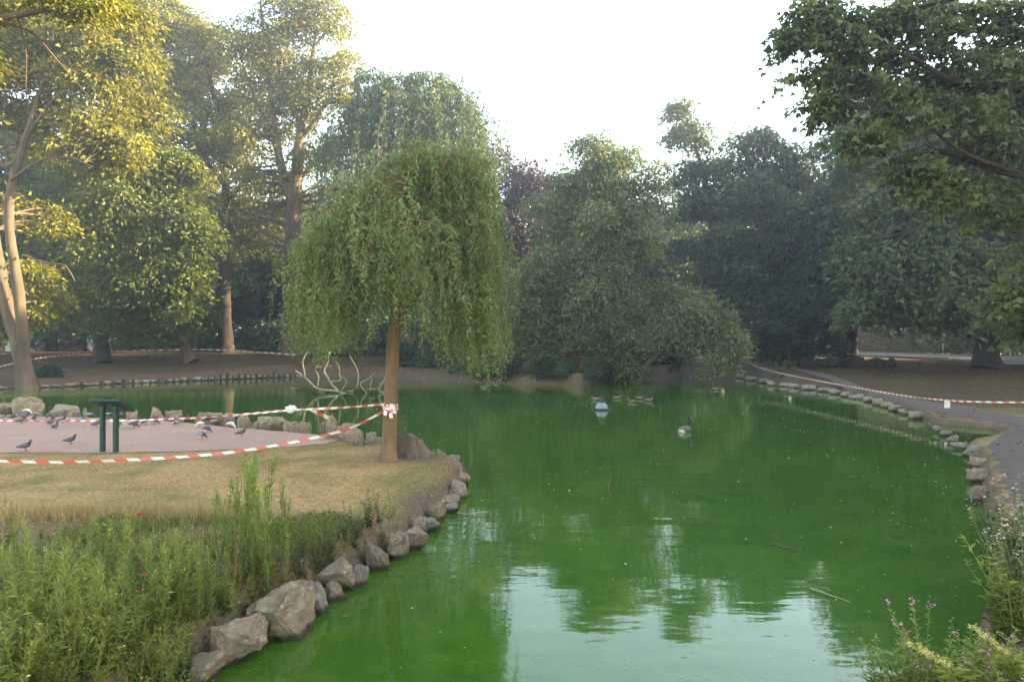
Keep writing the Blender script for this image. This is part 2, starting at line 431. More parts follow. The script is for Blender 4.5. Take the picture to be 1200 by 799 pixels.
def grow(name, label, cat, trunks, lobes, D, bark, leafm, leaf=.2, per=55, clr=.75, dens=1.0, r0=.3, asp=.55, group=None,
         seed=1, flat=.45, droop=.25, twig=.45, inner=.35, up=.7, limb=.35, depth=None, rootflare=1.35, rndbias=0.0, core=.55, lobed=False):
    """trunks: lists of (px, py, depth offset, radius); lobes: (px, py, rx, ry, depth offset) of the crown, all in photograph pixels at distance D"""
    rng = np.random.default_rng(seed)
    b = P(trunks[0][0][0], trunks[0][0][1], D + trunks[0][0][2])
    b[2] = H(b[0], b[1]) - .05
    root = thing(name, label, cat, b, 0, group)
    tm = MB(); cm = MB(); paths = []
    for ti, t in enumerate(trunks):
        pts = [P(x, y, D + dd) for x, y, dd, r in t]
        if ti == 0: pts[0] = b.copy()
        rr = np.array([r for *_, r in t], float)
        sp = smooth_path(pts, 22); n = len(sp)
        wig = np.cumsum(rng.normal(size=(n, 3)), 0); wig -= np.linspace(0, 1, n)[:, None] * wig[-1]
        sp = sp + wig * rr.mean() * .09 * np.array([1, 1, .2])
        rad = np.interp(np.linspace(0, len(rr) - 1, n), np.arange(len(rr)), rr) * (1 + .05 * rng.normal(size=n))
        if ti == 0:
            hgt = sp[:, 2] - sp[0][2]; rad = rad * (1 + (rootflare - 1) * np.exp(-hgt / (1.5 * rr[0] + .1)))
        tm.tube(sp, rad, 8); paths.append((sp, rad))
    allp = np.concatenate([p for p, _ in paths]); allr = np.concatenate([r for _, r in paths])
    blobs = []
    for lb in lobes:
        x, y, rx, ry = lb[:4]; dd = lb[4] if len(lb) > 4 else 0.0; wgt = lb[5] if len(lb) > 5 else 1.0
        c = P(x, y, D + dd); s = (D + dd) / F
        R3 = np.array([rx * s, (depth or .9) * .5 * (rx + ry) * s, ry * s])
        blobs.append((c, R3 * .78, wgt * core, 0.0))
        for q in rand_dirs(8, rng):
            q = q * rng.uniform(.6, .9); k_ = rng.uniform(.3, .5)
            blobs.append((c + q * R3, np.array([R3[0], R3[1], R3[2] * .8]) * k_, wgt * .9, rng.normal() * .13))
    for c, R3, wgt, tone in blobs:
        a, bb, cc = R3; area = 4 * np.pi * (((a * bb) ** 1.6 + (a * cc) ** 1.6 + (bb * cc) ** 1.6) / 3) ** (1 / 1.6)
        n = max(3, int(dens * wgt * area / (clr ** 2) * .78))
        d = rand_dirs(n, rng)
        ph = rng.uniform(0, 6, 6)
        bumpf = 1 + .22 * np.sin(d[:, 0] * 4 + ph[0]) * np.sin(d[:, 2] * 4 + ph[1]) + .17 * np.sin(d[:, 1] * 5 + d[:, 2] * 6 + ph[2])
        rad = (1 - inner * rng.random(n) ** 1.3 * 1.6) * bumpf
        cl = c + d * R3 * rad[:, None]
        # limb from the trunk into the lobe
        dist = np.linalg.norm(allp - c, axis=1) + 1.2 * np.maximum(allp[:, 2] - c[2] + .25 * R3[2], 0)
        ai = int(np.argmin(dist)); a0 = allp[ai]
        lr = min(allr[ai] * .6, limb * r0 * (.25 + .75 * min(R3.mean() / 2.2, 1)))
        lp = curve(a0, c, 8, .09, .06, rng); tm.tube(lp, np.linspace(lr, lr * .35, 8), 6)
        for k in np.where(rng.random(n) < twig)[0]:
            j = rng.integers(3, 8); q = curve(lp[j], cl[k], 5, .1, .05, rng)
            tm.tube(q, np.linspace(lr * .28, max(lr * .05, .006), 5), 4, cap=False)
        # leaves in sprays round each cluster
        cnt = max(10, int(per * (.8 if D > 30 else 1)))
        cs = np.repeat(cl, cnt, 0); m_ = len(cs)
        out = np.repeat(d, cnt, 0)
        off = rng.normal(size=(m_, 3)) * clr * np.array([.5, .5, flat * .5])
        rr2 = (off[:, 0] ** 2 + off[:, 1] ** 2) / clr ** 2
        off[:, 2] -= droop * rr2 * clr
        # sprays tilt outward and down the side of the crown
        off[:, 2] -= .45 * (off[:, 0] * out[:, 0] + off[:, 1] * out[:, 1])
        pos = cs + off
        axis = unit(off * np.array([1, 1, .3]) + rng.normal(size=(m_, 3)) * clr * .35 + np.array([0, 0, -.25 * clr]))
        nrm = unit(np.array([0, 0, up]) + .5 * out + rng.normal(size=(m_, 3)) * .55)
        cr_ = np.repeat(rng.normal(size=n) * .2 + tone, cnt)
        r_ = np.clip(.45 + rndbias + cr_ + rng.normal(size=m_) * .18, 0, 1)
        sz = leaf * (1.12 if D > 30 else 1) * rng.uniform(.6, 1.3, m_)
        cm.leaves(pos, axis, nrm, sz, sz * asp, 0, r_)
        if lobed:     # hand shaped leaves: two side lobes
            nn = unit(nrm - axis * (nrm * axis).sum(1, keepdims=True)); sv = np.cross(nn, axis)
            for sg in (-1, 1): cm.leaves(pos + axis * (sz * .08)[:, None], unit(axis * .55 + sv * sg), nn, sz * .62, sz * asp * .7, 0, r_)
    tm.build('trunk', bark, root, True, b)
    cm.build('crown', leafm, root, False, b)
    return root

def weep(name, label, cat, trunk, starts_fn, D, bark, leafm, nstr, leaf, asp, step, group=None, seed=1, limb_r=.05, lens=(.6, 1.6), zmin=None, out=.25, nlimb=12, r_=1):
    """a willow: arching limbs, long hanging twigs, narrow leaves in rows down the twigs"""
    rng = np.random.default_rng(seed)
    b = P(trunk[0][0], trunk[0][1], D); b[2] = H(b[0], b[1]) - .03
    root = thing(name, label, cat, b, 0, group)
    tm = MB(); cm = MB()
    pts = [P(x, y, D + dd) for x, y, dd, r in trunk]; pts[0] = b.copy()
    rr = np.array([r for *_, r in trunk]); sp = smooth_path(pts, 26)
    rad = np.interp(np.linspace(0, len(rr) - 1, 26), np.arange(len(rr)), rr)
    rad *= 1 + .3 * np.exp(-(sp[:, 2] - b[2]) / .12) + rng.normal(size=26) * .02
    tm.tube(sp, rad, 10)
    st, ctr, vec = starts_fn(rng, nstr)
    # limbs
    ends = st[rng.integers(0, len(st), nlimb)]; limbs = []
    for e in ends:
        k = rng.integers(9, 24); lp = curve(sp[k], e, 9, .07, .12, rng); lr = min(rad[k] * .6, limb_r)
        tm.tube(lp, np.linspace(lr, lr * .2, 9), 6); limbs.append(lp)
    lps = np.concatenate(limbs)
    C_, A_, N_, R_, S_ = [], [], [], [], []; tone = rng.normal(size=len(st)) * .22 - .08
    for i in range(len(st)):
        p = st[i]; ln = rng.uniform(*lens)
        if zmin is not None:
            ln = min(ln, max(p[2] - zmin(p) - rng.uniform(0, .35) * (zmin.s), .25 * lens[0]))
        n = max(4, int(ln / step)); t = np.linspace(0, 1, n)
        o = vec[i] * out * ln * rng.uniform(.4, 1.2)
        path = p + np.stack([o[0] * np.sqrt(t), o[1] * np.sqrt(t), -ln * (t ** 1.25) + .12 * ln * np.sin(np.pi * np.minimum(t * 2.5, 1))], 1)
        sway = rng.normal(size=2) * .06 * ln; path[:, 0] += sway[0] * np.sin(t * 3); path[:, 1] += sway[1] * np.sin(t * 3)
        if rng.random() < .45:
            tm.tube(path[::max(1, n // 5)], .0035 * D / 12, 3, cap=False)
        if rng.random() < .35:
            j = np.argmin(((lps - p) ** 2).sum(1)); tm.tube(curve(lps[j], p, 5, .08, .1, rng), np.linspace(limb_r * .22, .004 * D / 12, 5), 4, cap=False)
        for _ in range(2):
            side = unit(rng.normal(size=(n, 3)) * np.array([1, 1, .3]))
            C_.append(path + rng.normal(size=(n, 3)) * step * .55); A_.append(unit(side * 1.0 + np.array([0, 0, -.8]))); N_.append(unit(rng.normal(size=(n, 3)) + np.array([0, 0, .5])))
            R_.append(np.clip(.45 + tone[i] + rng.normal(size=n) * .17 + .12 * t, 0, 1)); S_.append(leaf * rng.uniform(.7, 1.25, n) * (1 - .3 * t))
    S = np.concatenate(S_)
    cm.leaves(np.concatenate(C_), np.concatenate(A_), np.concatenate(N_), S, S * asp, 0, np.concatenate(R_))
    tm.build('trunk', bark, root, True, b); cm.build('crown', leafm, root, False, b)
    return root

# ---- the small weeping willow on the peninsula
def willow_starts(rng, n):
    s = 12.7 / F; P_, D_ = [], []
    # boughs of the crown: (px, py, rx, ry, share, depth offset)
    for x, y, rx, ry, k, dd in [(490, 195, 40, 32, .08, 0), (532, 200, 40, 36, .09, .1), (540, 240, 46, 50, .10, .1), (440, 235, 45, 45, .11, -.1), (395, 290, 50, 45, .14, -.2), (545, 290, 42, 55, .12, .1), (470, 290, 70, 60, .12, -.7),
                                (470, 280, 70, 60, .08, .8), (375, 345, 36, 35, .06, 0), (545, 355, 42, 40, .09, -.3), (400, 345, 30, 30, .05, -.8)]:
        m_ = int(n * k); d = unit(rng.normal(size=(m_, 3)))
        p = P(x, y, 12.7 + dd) + d * np.array([rx, (rx + ry) / 2, ry]) * s * (rng.random(m_) ** .45 * (1 + .5 * rng.random(m_) * (rng.random(m_) < .25)))[:, None]
        P_.append(p); q = p - P(466, 300, 12.7); D_.append(unit(q * np.array([1, 1, 0]) + rng.normal(size=q.shape) * .3 * np.array([1, 1, 0])))
    return np.concatenate(P_), None, np.concatenate(D_)
def wz(p):
    # lowest reach of the hanging twigs: high around the trunk, low on the right
    u = p[0] / p[1] * F + 600; w = 14 * math.sin(u * .13 + p[1] * 5)
    return P(0, np.interp(u, [330, 350, 400, 440, 455, 480, 500, 560, 590], [400, 420, 432, 405, 385, 392, 440, 460, 425]) + w, p[1])[2]
wz.s = .8
weep('willow_tree', 'small weeping willow on the lawn point, slim bare trunk and pale green leaves', 'tree',
     [(455, 540, 0, .135), (458, 470, 0, .118), (461, 400, 0, .112), (466, 350, 0, .085), (474, 290, .05, .06), (482, 215, .05, .03), (480, 180, .05, .012)],
     willow_starts, 12.7, M['bark_willow'], M['leaf_willow'], 2500, .105, .22, .045, seed=5, limb_r=.055, lens=(.25, 1.2), zmin=wz, out=.25, nlimb=24)

# ---- the tall weeping tree behind it
def weep_starts(rng, n):
    s = 52.5 / F; out_p, out_d = [], []
    for (x, y, rx, ry, k) in [(470, 135, 62, 44, .22), (420, 185, 42, 60, .17), (530, 165, 42, 60, .2), (470, 260, 100, 95, .27), (505, 105, 34, 20, .07), (440, 105, 26, 20, .04), (550, 200, 26, 60, .03)]:
        m_ = int(n * k); c = P(x, y, 52.5); d = unit(rng.normal(size=(m_, 3))); d[:, 2] = np.abs(d[:, 2]) * np.where(rng.random(m_) < .8, 1, -1)
        out_p.append(c + d * np.array([rx, (rx + ry) / 2, ry]) * s * (rng.uniform(.3, 1.0, m_) ** .5 * (1 + .3 * (rng.random(m_) < .2)))[:, None]); out_d.append(d)
    d = np.concatenate(out_d)
    return np.concatenate(out_p), P(470, 180, 52.5), unit(d * np.array([1, 1, 0]) + 1e-6)
weep('weeping_tree', 'tall bluish green weeping tree behind the small willow', 'tree',
     [(472, 443, 0, .5), (470, 380, 0, .42), (466, 300, 0, .34), (472, 220, 0, .22), (478, 120, 0, .08)],
     weep_starts, 52.5, M['bark'], M['leaf_weep'], 1400, .40, .3, .19, seed=9, limb_r=.16, lens=(1.6, 4.4), out=.22, nlimb=22)

# ---- left bank
grow('sycamore_tree', 'sunlit sycamore with pale forked trunk at the left edge of the photo', 'tree',
     [[(32, 447, 0, .50), (24, 415, 0, .36), (12, 375, 0, .32), (2, 330, 0, .27), (-8, 270, 0, .22), (-16, 190, 0, .16), (-20, 90, 0, .07)],
      [(28, 425, 0, .30), (25, 380, -.3, .27), (19, 325, -.4, .25), (9, 270, -.5, .22), (12, 215, -.5, .2), (24, 180, -.5, .17), (38, 135, -.4, .12), (62, 60, 0, .05)],
      [(24, 180, -.5, .10), (6, 195, -.8, .09), (-12, 170, -.8, .07)], [(12, 212, -.6, .08), (45, 190, -1.6, .06), (80, 185, -2.2, .04), (108, 196, -2.6, .02)],
      [(30, 300, -.5, .05), (50, 308, -1.2, .045), (76, 312, -1.6, .035), (88, 330, -1.8, .02)], [(32, 160, -.4, .07), (60, 120, -1, .05), (95, 95, -1.4, .025)]],
     [(60, 20, 70, 40, 1.5), (120, 30, 50, 40, 1), (150, 90, 46, 44, 2), (10, 60, 70, 50, 3), (70, 150, 50, 40, 3), (160, 130, 40, 40, 3), (110, 165, 50, 34, -1), (30, 50, 80, 45, 0), (95, 60, 60, 45, -1), (110, 115, 50, 42, -1), (0, 110, 50, 50, 2), (60, 95, 45, 35, 2), (135, 165, 42, 34, 0), (40, 255, 42, 28, 2.5, .7), (30, 320, 30, 22, 1.5, .6), (60, 350, 30, 25, 2.5, .6), (0, 20, 70, 35, 1)],
     37, M['bark_pale'], M['leaf_lit'], .25, 46, .75, .85, r0=.42, seed=21, droop=.3, twig=.4)
grow('maple_tree', 'broad maple whose low yellow green boughs sweep down to the left lawn', 'tree',
     [[(122, 413, 0, .52), (116, 395, 0, .42), (110, 365, 0, .36), (112, 300, 0, .3), (130, 220, 0, .15)]],
     [(185, 205, 50, 36, -5.5), (225, 270, 30, 34, -6), (150, 240, 60, 40, -6.5), (130, 190, 50, 36, -4.5), (40, 300, 50, 50, 3), (40, 360, 50, 34, 2), (75, 250, 50, 50, 1), (160, 215, 58, 36, -5), (195, 250, 46, 34, -6), (120, 215, 52, 40, -3), (150, 275, 62, 38, -6), (200, 300, 46, 34, -6), (105, 285, 48, 40, -3), (165, 325, 60, 34, -5.5), (120, 355, 46, 28, -4.5), (205, 345, 40, 28, -5), (165, 170, 40, 30, -3), (110, 320, 50, 40, 0), (170, 290, 60, 60, 0)],
     51, M['bark_dark'], M['leaf_maple'], .27, 56, .85, 1.05, r0=.42, seed=22, droop=.35)
grow('leaning_tree', 'low leafy tree on a short slanting trunk on the left lawn', 'tree',
     [[(224, 425, 0, .40), (218, 410, 0, .33), (211, 395, 0, .30), (200, 365, 0, .2), (195, 330, 0, .1)]],
     [(205, 370, 44, 26, -1.5), (170, 385, 34, 17, -1.5), (228, 355, 26, 26, -1), (185, 350, 34, 26, 0)],
     51, M['bark'], M['leaf_maple'], .25, 60, .7, 1.1, r0=.3, seed=23, droop=.4)
grow('plane_tree', 'tall slim tree with straight dark trunk left of the fork trunked tree', 'tree',
     [[(264, 414, 0, .62), (263, 360, 0, .5), (262, 290, 0, .42), (263, 225, 0, .36), (256, 150, 0, .25), (240, 60, 0, .1)],
      [(263, 240, 0, .22), (285, 215, .5, .18), (300, 190, .5, .12)], [(262, 215, 0, .2), (235, 175, -1, .14), (222, 110, -1, .08)]],
     [(180, 20, 50, 40, 2), (225, 35, 40, 34, 1), (150, 160, 46, 46, 4), (260, 270, 50, 50, 3), (225, 240, 46, 46, 4), (235, 60, 50, 34, 0), (205, 95, 44, 36, 0), (255, 115, 44, 36, 0), (225, 150, 40, 32, -1), (280, 165, 30, 34, 0), (250, 190, 36, 28, 0), (170, 60, 48, 40, 2), (175, 120, 40, 35, 3), (215, 205, 28, 22, 1), (195, 35, 30, 24, 0)],
     60, M['bark_dark'], M['leaf_gold'], .3, 40, .95, 1.0, r0=.5, seed=24)
grow('lime_tree', 'very tall airy golden topped tree with a thick forking trunk', 'tree',
     [[(346, 418, 0, .85), (345, 370, 0, .72), (342, 290, 0, .64), (346, 225, 0, .52), (352, 160, 0, .34), (362, 90, 0, .2), (372, 20, 0, .07)],
      [(343, 240, 0, .42), (330, 200, 0, .34), (322, 140, 0, .25), (315, 70, 0, .14), (305, 0, 0, .06)], [(352, 165, 0, .2), (378, 130, -.5, .16), (398, 80, -.5, .1)],
      [(325, 165, 0, .16), (300, 120, 0, .12), (282, 70, 0, .07)], [(347, 215, 0, .22), (375, 185, 0, .15), (395, 160, 0, .1)]],
     [(345, 110, 44, 40, 2), (310, 60, 40, 34, 1.5), (290, 260, 44, 50, 5), (340, 270, 44, 50, 5), (325, 15, 52, 34, 0), (385, 25, 36, 34, 0), (285, 40, 36, 34, 0), (400, 75, 26, 34, -1), (350, 75, 44, 34, 0), (300, 95, 40, 34, 0), (385, 125, 34, 34, 0), (335, 135, 40, 32, 1), (295, 160, 36, 30, 0), (370, 185, 34, 32, -1), (310, 205, 34, 26, 0), (380, 235, 30, 30, 0), (290, 215, 24, 24, 2)],
     57, M['bark'], M['leaf_gold'], .27, 36, .9, .85, r0=.6, seed=25, twig=.5)
grow('overhanging_tree', 'near tree reaching in from the top left corner with thin bare boughs', 'tree',
     [[(-420, 545, 0, .32), (-400, 300, 0, .26), (-330, 120, 0, .2), (-200, 60, 0, .13), (-60, 32, 0, .075), (0, 22, 0, .06), (40, 15, 0, .045), (58, 10, 0, .035)],
      [(54, 12, 0, .032), (85, 16, 0, .025), (110, 30, 0, .015)], [(-10, 26, 0, .03), (35, 38, .2, .022), (70, 75, .3, .015), (105, 115, .4, .008)], [(20, 18, 0, .02), (30, 60, .3, .014), (30, 105, .5, .008)]],
     [(-200, 20, 110, 60, 0), (-90, -10, 90, 35, 0), (20, -8, 60, 18, 0, .8), (90, 2, 40, 14, 0, .6), (-60, 90, 50, 50, 0, .7), (130, 8, 30, 10, 1, .5)],
     14, M['bark'], M['leaf_lit'], .12, 26, .34, .55, r0=.1, seed=26, twig=.8, limb=.25)

# ---- far side
grow('copper_beech', 'dark purple leaved copper beech behind the gap right of the willow', 'tree',
     [[(612, 432, 0, .5), (612, 330, 0, .4), (615, 240, 0, .15)]],
     [(600, 225, 32, 34, 0), (628, 228, 34, 32, 0), (612, 270, 45, 36, 0), (580, 200, 20, 30, 0), (590, 310, 45, 45, 0)], 68, M['bark_dark'], M['leaf_copper'], .32, 45, 1.0, 1.0, r0=.45, seed=31)
grow('pale_willow', 'large pale grey green willow on the far bank, split orange trunk at water', 'tree',
     [[(681, 449, 0, .40), (682, 430, 0, .34), (686, 405, .3, .3), (700, 340, .5, .24), (715, 250, .5, .14), (722, 180, .5, .06)],
      [(684, 420, 0, .24), (660, 375, 0, .2), (640, 320, 0, .1)], [(690, 395, 0, .2), (740, 330, 0, .14), (760, 270, 0, .08)]],
     [(715, 195, 50, 34, 0), (690, 225, 46, 36, 0), (755, 225, 34, 36, 0), (660, 265, 40, 36, 0), (725, 265, 50, 40, -1), (640, 320, 46, 44, 0), (700, 320, 52, 46, -1.5), (615, 375, 34, 42, 0), (660, 380, 50, 44, -1), (720, 380, 46, 44, -1), (625, 425, 38, 22, 0), (730, 425, 34, 18, -.5), (665, 425, 30, 16, 1.5), (600, 340, 22, 34, 1), (600, 440, 26, 11, -.3), (640, 442, 26, 10, -.6), (715, 440, 26, 11, -.6), (575, 436, 20, 13, .8)],
     43, M['bark_willow'], M['leaf_pale'], .25, 62, .7, 1.1, r0=.3, asp=.34, seed=32, droop=.45, flat=.6, up=.35)
grow('spreading_willow', 'low rounded willow leaning right over the water from the pale willow', 'tree',
     [[(745, 447, 0, .22), (760, 425, -.2, .18), (785, 405, -.4, .14), (815, 392, -.5, .1), (845, 385, -.5, .05)],
      [(775, 412, -.3, .06), (800, 418, -.8, .05), (835, 412, -1, .04), (866, 420, -1.2, .02)], [(800, 414, -.6, .03), (806, 425, -.7, .03), (808, 436, -.7, .02)]],
     [(765, 350, 34, 26, 0), (795, 365, 42, 34, -.5), (835, 380, 34, 34, -.5), (770, 385, 34, 26, -.5), (855, 395, 18, 28, -.8), (845, 420, 16, 16, -1)],
     42, M['bark'], M['leaf_pale'], .22, 58, .6, 1.1, r0=.22, asp=.36, seed=33, droop=.45, flat=.6, up=.35, rndbias=.12)
grow('poplar_tree', 'thin tall tree whose narrow top stands above the skyline', 'tree',
     [[(842, 428, 0, .42), (839, 340, 0, .34), (836, 270, 0, .28), (824, 200, 0, .18), (808, 150, 0, .1), (802, 112, 0, .04)]],
     [(800, 128, 17, 14, 0, .8), (815, 160, 15, 16, 0, .8), (795, 160, 13, 12, 0, .7), (828, 190, 24, 20, 0), (840, 235, 36, 32, 0), (815, 235, 28, 28, 0), (825, 290, 40, 36, 0), (850, 320, 34, 34, 0), (800, 205, 20, 24, 1)],
     60, M['bark'], M['leaf_blue'], .32, 42, .85, .95, r0=.4, seed=34)
grow('shrubby_elm', 'dark round headed tree standing right of the thin tall tree', 'tree',
     [[(905, 424, 0, .5), (905, 340, 0, .4), (905, 240, 0, .2)]],
     [(895, 185, 42, 34, 0), (870, 225, 40, 36, 0), (930, 200, 40, 40, 0), (905, 250, 52, 42, -1), (880, 300, 48, 44, -1), (940, 290, 48, 44, -1), (910, 345, 56, 40, -2), (955, 350, 46, 36, -2), (870, 360, 36, 40, 0)],
     58, M['bark_dark'], M['leaf_blue'], .32, 50, .95, 1.0, r0=.5, seed=35)
grow('holly_tree', 'small dark bush tree at the end of the far path left of the log', 'tree',
     [[(936, 431, 0, .2), (936, 412, 0, .17), (934, 390, 0, .1)], [(914, 430, .4, .08), (912, 405, .3, .05)]],
     [(930, 385, 40, 24, 0), (905, 400, 26, 18, 0), (955, 398, 26, 18, 0), (935, 408, 30, 12, 0)], 46, M['bark_dark'], M['leaf_dark'], .22, 55, .6, 1.15, r0=.2, seed=36)
grow('beech_tree', 'big dark tree with a wide base trunk behind the fallen log', 'tree',
     [[(990, 421, 0, .95), (991, 405, 0, .7), (992, 370, 0, .6), (1000, 280, 0, .45), (1010, 150, 0, .15)], [(1001, 420, -.5, .3), (1001, 380, -.5, .26), (1005, 320, -.5, .15)]],
     [(985, 180, 56, 46, 0), (1030, 130, 56, 46, 0), (1000, 250, 60, 48, -1), (960, 260, 44, 44, 0), (1045, 215, 56, 46, 0), (1000, 320, 56, 42, -1), (965, 330, 42, 38, 0), (1035, 300, 50, 40, 0), (1000, 368, 46, 22, -1), (1070, 160, 50, 50, 1)],
     55, M['bark_dark'], M['leaf_blue'], .32, 50, .95, 1.0, r0=.6, seed=37, rootflare=1.15)
grow('chestnut_tree', 'huge chestnut with a thick dark trunk and low skirts of leaves on the right lawn', 'tree',
     [[(1155, 433, 0, .85), (1156, 415, 0, .66), (1157, 385, 0, .6), (1160, 320, 0, .5), (1165, 220, 0, .3), (1170, 100, 0, .12)],
      [(1158, 340, 0, .3), (1120, 240, -2, .22), (1080, 190, -3, .14), (1040, 170, -3, .07)], [(1160, 330, 0, .3), (1120, 290, -3, .2), (1080, 270, -4, .12)],
      [(1160, 330, 0, .26), (1190, 250, -1, .2), (1230, 180, -1, .12)]],
     [(1060, 300, 60, 34, -4), (1110, 255, 60, 36, -3), (1030, 345, 46, 24, -4), (1085, 338, 54, 26, -5), (1140, 312, 56, 34, -5), (1060, 235, 56, 36, -1), (1150, 200, 60, 44, 0), (1200, 270, 56, 44, -2), (1150, 120, 60, 50, -4), (1095, 140, 46, 40, -4), (1200, 110, 50, 50, -4), (1080, 200, 50, 40, 2), (1030, 200, 44, 36, 2), (1150, 140, 56, 44, 3), (1100, 180, 50, 40, 1), (1190, 130, 60, 50, 1), (1050, 362, 50, 14, -3), (1110, 366, 46, 14, -3), (1195, 355, 40, 22, -2), (1260, 330, 60, 50, 0), (1240, 200, 60, 60, 2), (1010, 300, 36, 26, -3)],
     44, M['bark_dark'], M['leaf_chest'], .36, 50, .85, 1.0, r0=.65, asp=.5, seed=38, droop=.55, rootflare=1.15)
# ---- the big near tree that reaches in from the right edge
grow('spreading_sycamore', 'near sycamore with long dark boughs reaching in from the top right corner', 'tree',
     [[(1480, 560, 0, .42), (1470, 400, 0, .36), (1440, 250, 0, .3), (1390, 130, 0, .22), (1330, 20, 0, .12)],
      [(1440, 250, 0, .2), (1330, 225, -.3, .16), (1240, 215, -.5, .11), (1165, 198, -.7, .085), (1100, 178, -.8, .06), (1040, 190, -.9, .03)],
      [(1400, 150, 0, .18), (1300, 110, 0, .14), (1200, 105, 0, .10), (1120, 95, -.2, .07), (1060, 65, -.3, .045), (1000, 50, -.4, .02)],
      [(1390, 130, 0, .15), (1290, 70, .5, .12), (1200, 45, .5, .08), (1120, 35, .4, .055), (1040, 38, .2, .03), (950, 25, .1, .012)],
      [(1200, 206, -.6, .06), (1130, 180, -1, .045), (1075, 140, -1.2, .03), (1020, 130, -1.2, .015)], [(1360, 80, 0, .12), (1270, 10, 0, .1), (1180, -10, 0, .07), (1060, 12, 0, .03)],
      [(1330, 225, -.3, .08), (1260, 290, -.6, .06), (1200, 330, -.8, .04), (1165, 360, -.9, .015)]],
     [(1060, 60, 50, 28, .4), (1110, 110, 50, 34, .6), (1150, 70, 50, 40, 1), (1060, 110, 40, 30, .5), (1120, 180, 46, 24, .3), (1180, 130, 50, 40, 1), (1170, 20, 60, 34, 1), (1090, 5, 50, 22, .6), (1020, 75, 36, 24, .2), (975, 20, 34, 22, .3), (945, 22, 34, 20, 0), (930, 45, 26, 14, 0), (985, 50, 34, 20, -.3), (1030, 22, 40, 22, 0), (950, 92, 34, 20, .2), (1000, 100, 40, 20, -.3), (1080, 25, 50, 25, .3), (960, 125, 28, 14, -.4), (1045, 130, 40, 22, -.8), (1100, 75, 50, 26, 0), (1150, 25, 60, 30, .4),
      (1010, 165, 34, 16, -.9), (1075, 195, 40, 16, -.9), (1130, 140, 46, 24, -.6), (1190, 90, 50, 30, 0), (1180, 170, 50, 26, -.4), (1250, 40, 80, 50, 0), (1270, 160, 70, 50, 0), (1340, 60, 90, 80, 0), (1185, 355, 28, 26, -.8), (1240, 340, 50, 40, -.6), (1210, 385, 34, 16, -.7), (1130, 230, 46, 22, -.6), (1190, 245, 46, 30, -.5), (1230, 290, 50, 30, -.5), (1090, 215, 30, 16, -.9), (1400, 200, 80, 80, 0), (1340, 330, 60, 60, 0)],
     16.5, M['bark_dark'], M['leaf_chest'],   .16, 17, .34, .36, r0=.12, asp=.55, core=.3, lobed=True, seed=39, twig=.8, flat=.4, droop=.45, limb=.3)

# ---- trees that stand behind in the dark belt: three kinds, copied
def proto_tree(name, leafm, seed, leaf=.38):
    # a broad tree 16 m tall, standing at the origin for copying
    x0, D = 600, 70
    return grow(name, '-', 'tree', [[(600, 425, 0, .42), (600, 380, 0, .36), (603, 320, 0, .28), (598, 250, 0, .1)]],
                [(600, 265, 40, 32, 0), (565, 300, 42, 36, 0), (636, 300, 42, 36, 0), (600, 320, 56, 44, -2), (560, 350, 40, 34, 1), (640, 352, 40, 34, 1), (600, 370, 54, 28, 0), (600, 345, 50, 40, 3)],
                D, M['bark_dark'], leafm, leaf, 42, 1.05, .9, r0=.42, seed=seed)
protos = [proto_tree('woodland_tree', M['leaf_dark'], 51), proto_tree('woodland_tree', M['leaf_blue'], 52), proto_tree('woodland_tree', M['leaf_maple'], 53)]
for p in protos: remember(p)
belt = [  # px, depth, scale, kind
    (1245, 50, 1.3, 0), (-5, 58, 1.3, 2),  # first tree added at the right to block sun from the far bank
    (-110, 62, 1.2, 2), (60, 66, 1.25, 2), (190, 72, 1.3, 2),     (-60, 80, 1.25, 0), (20, 84, 1.3, 2), (95, 86, 1.4, 0), (165, 82, 1.25, 2), (225, 86, 1.35, 0), (300, 80, 1.2, 0), (365, 82, 1.2, 0), (425, 74, 1.05, 0),
    (520, 70, 1.0, 1), (570, 78, 1.05, 0), (650, 74, 1.0, 1), (715, 80, 1.15, 1), (770, 74, 1.1, 0), (830, 80, 1.2, 1), (880, 84, 1.3, 0), (950, 88, 1.45, 1), (1020, 100, 1.8, 0), (1090, 98, 1.8, 1), (1160, 92, 1.75, 0), (1235, 86, 1.6, 1)]
first = {0: True, 1: True, 2: True}
BL = ['dense dark green tree in the shaded wood beyond the pond', 'bluish green tree in the hazy wood beyond the pond', 'mid green tree in the wood behind the left lawn']
def put_tree(px, D, s, k, label, group):
    x = (px - 600) / F * D; loc = (x, D, H(x, D) - .1); rz = random.uniform(0, 6.3)
    if first[k]:
        first[k] = False; o = protos[k]; o.location = loc; o.rotation_euler = (0, 0, rz); o.scale = (s,) * 3
        o['label'] = label; o['group'] = group
    else: o = dup(protos[k], loc, rz, s, label, group)
    return o
for px, D, s, k in belt: put_tree(px, D, s, k, BL[k], 'trees of the wood behind the pond')
# park trees on the right whose shade covers the pond and the point
for (x, y, s, k) in [(47, 33, 1.5, 1), (44, 21, 1.5, 0), (58, 26, 1.55, 1), (41, 9, 1.5, 0), (60, 44, 1.5, 0), (70, 36, 1.5, 1), (38, -4, 1.4, 1), (52, 14, 1.55, 0)]:
    put_tree(600 + x / max(y, 1e-3) * F, y, s, k, 'dark park tree standing off to the right of the path', 'park trees to the right') if y > 0 else dup(protos[k], (x, y, .3), 1.0, s, 'dark park tree standing off to the right of the path', 'park trees to the right')

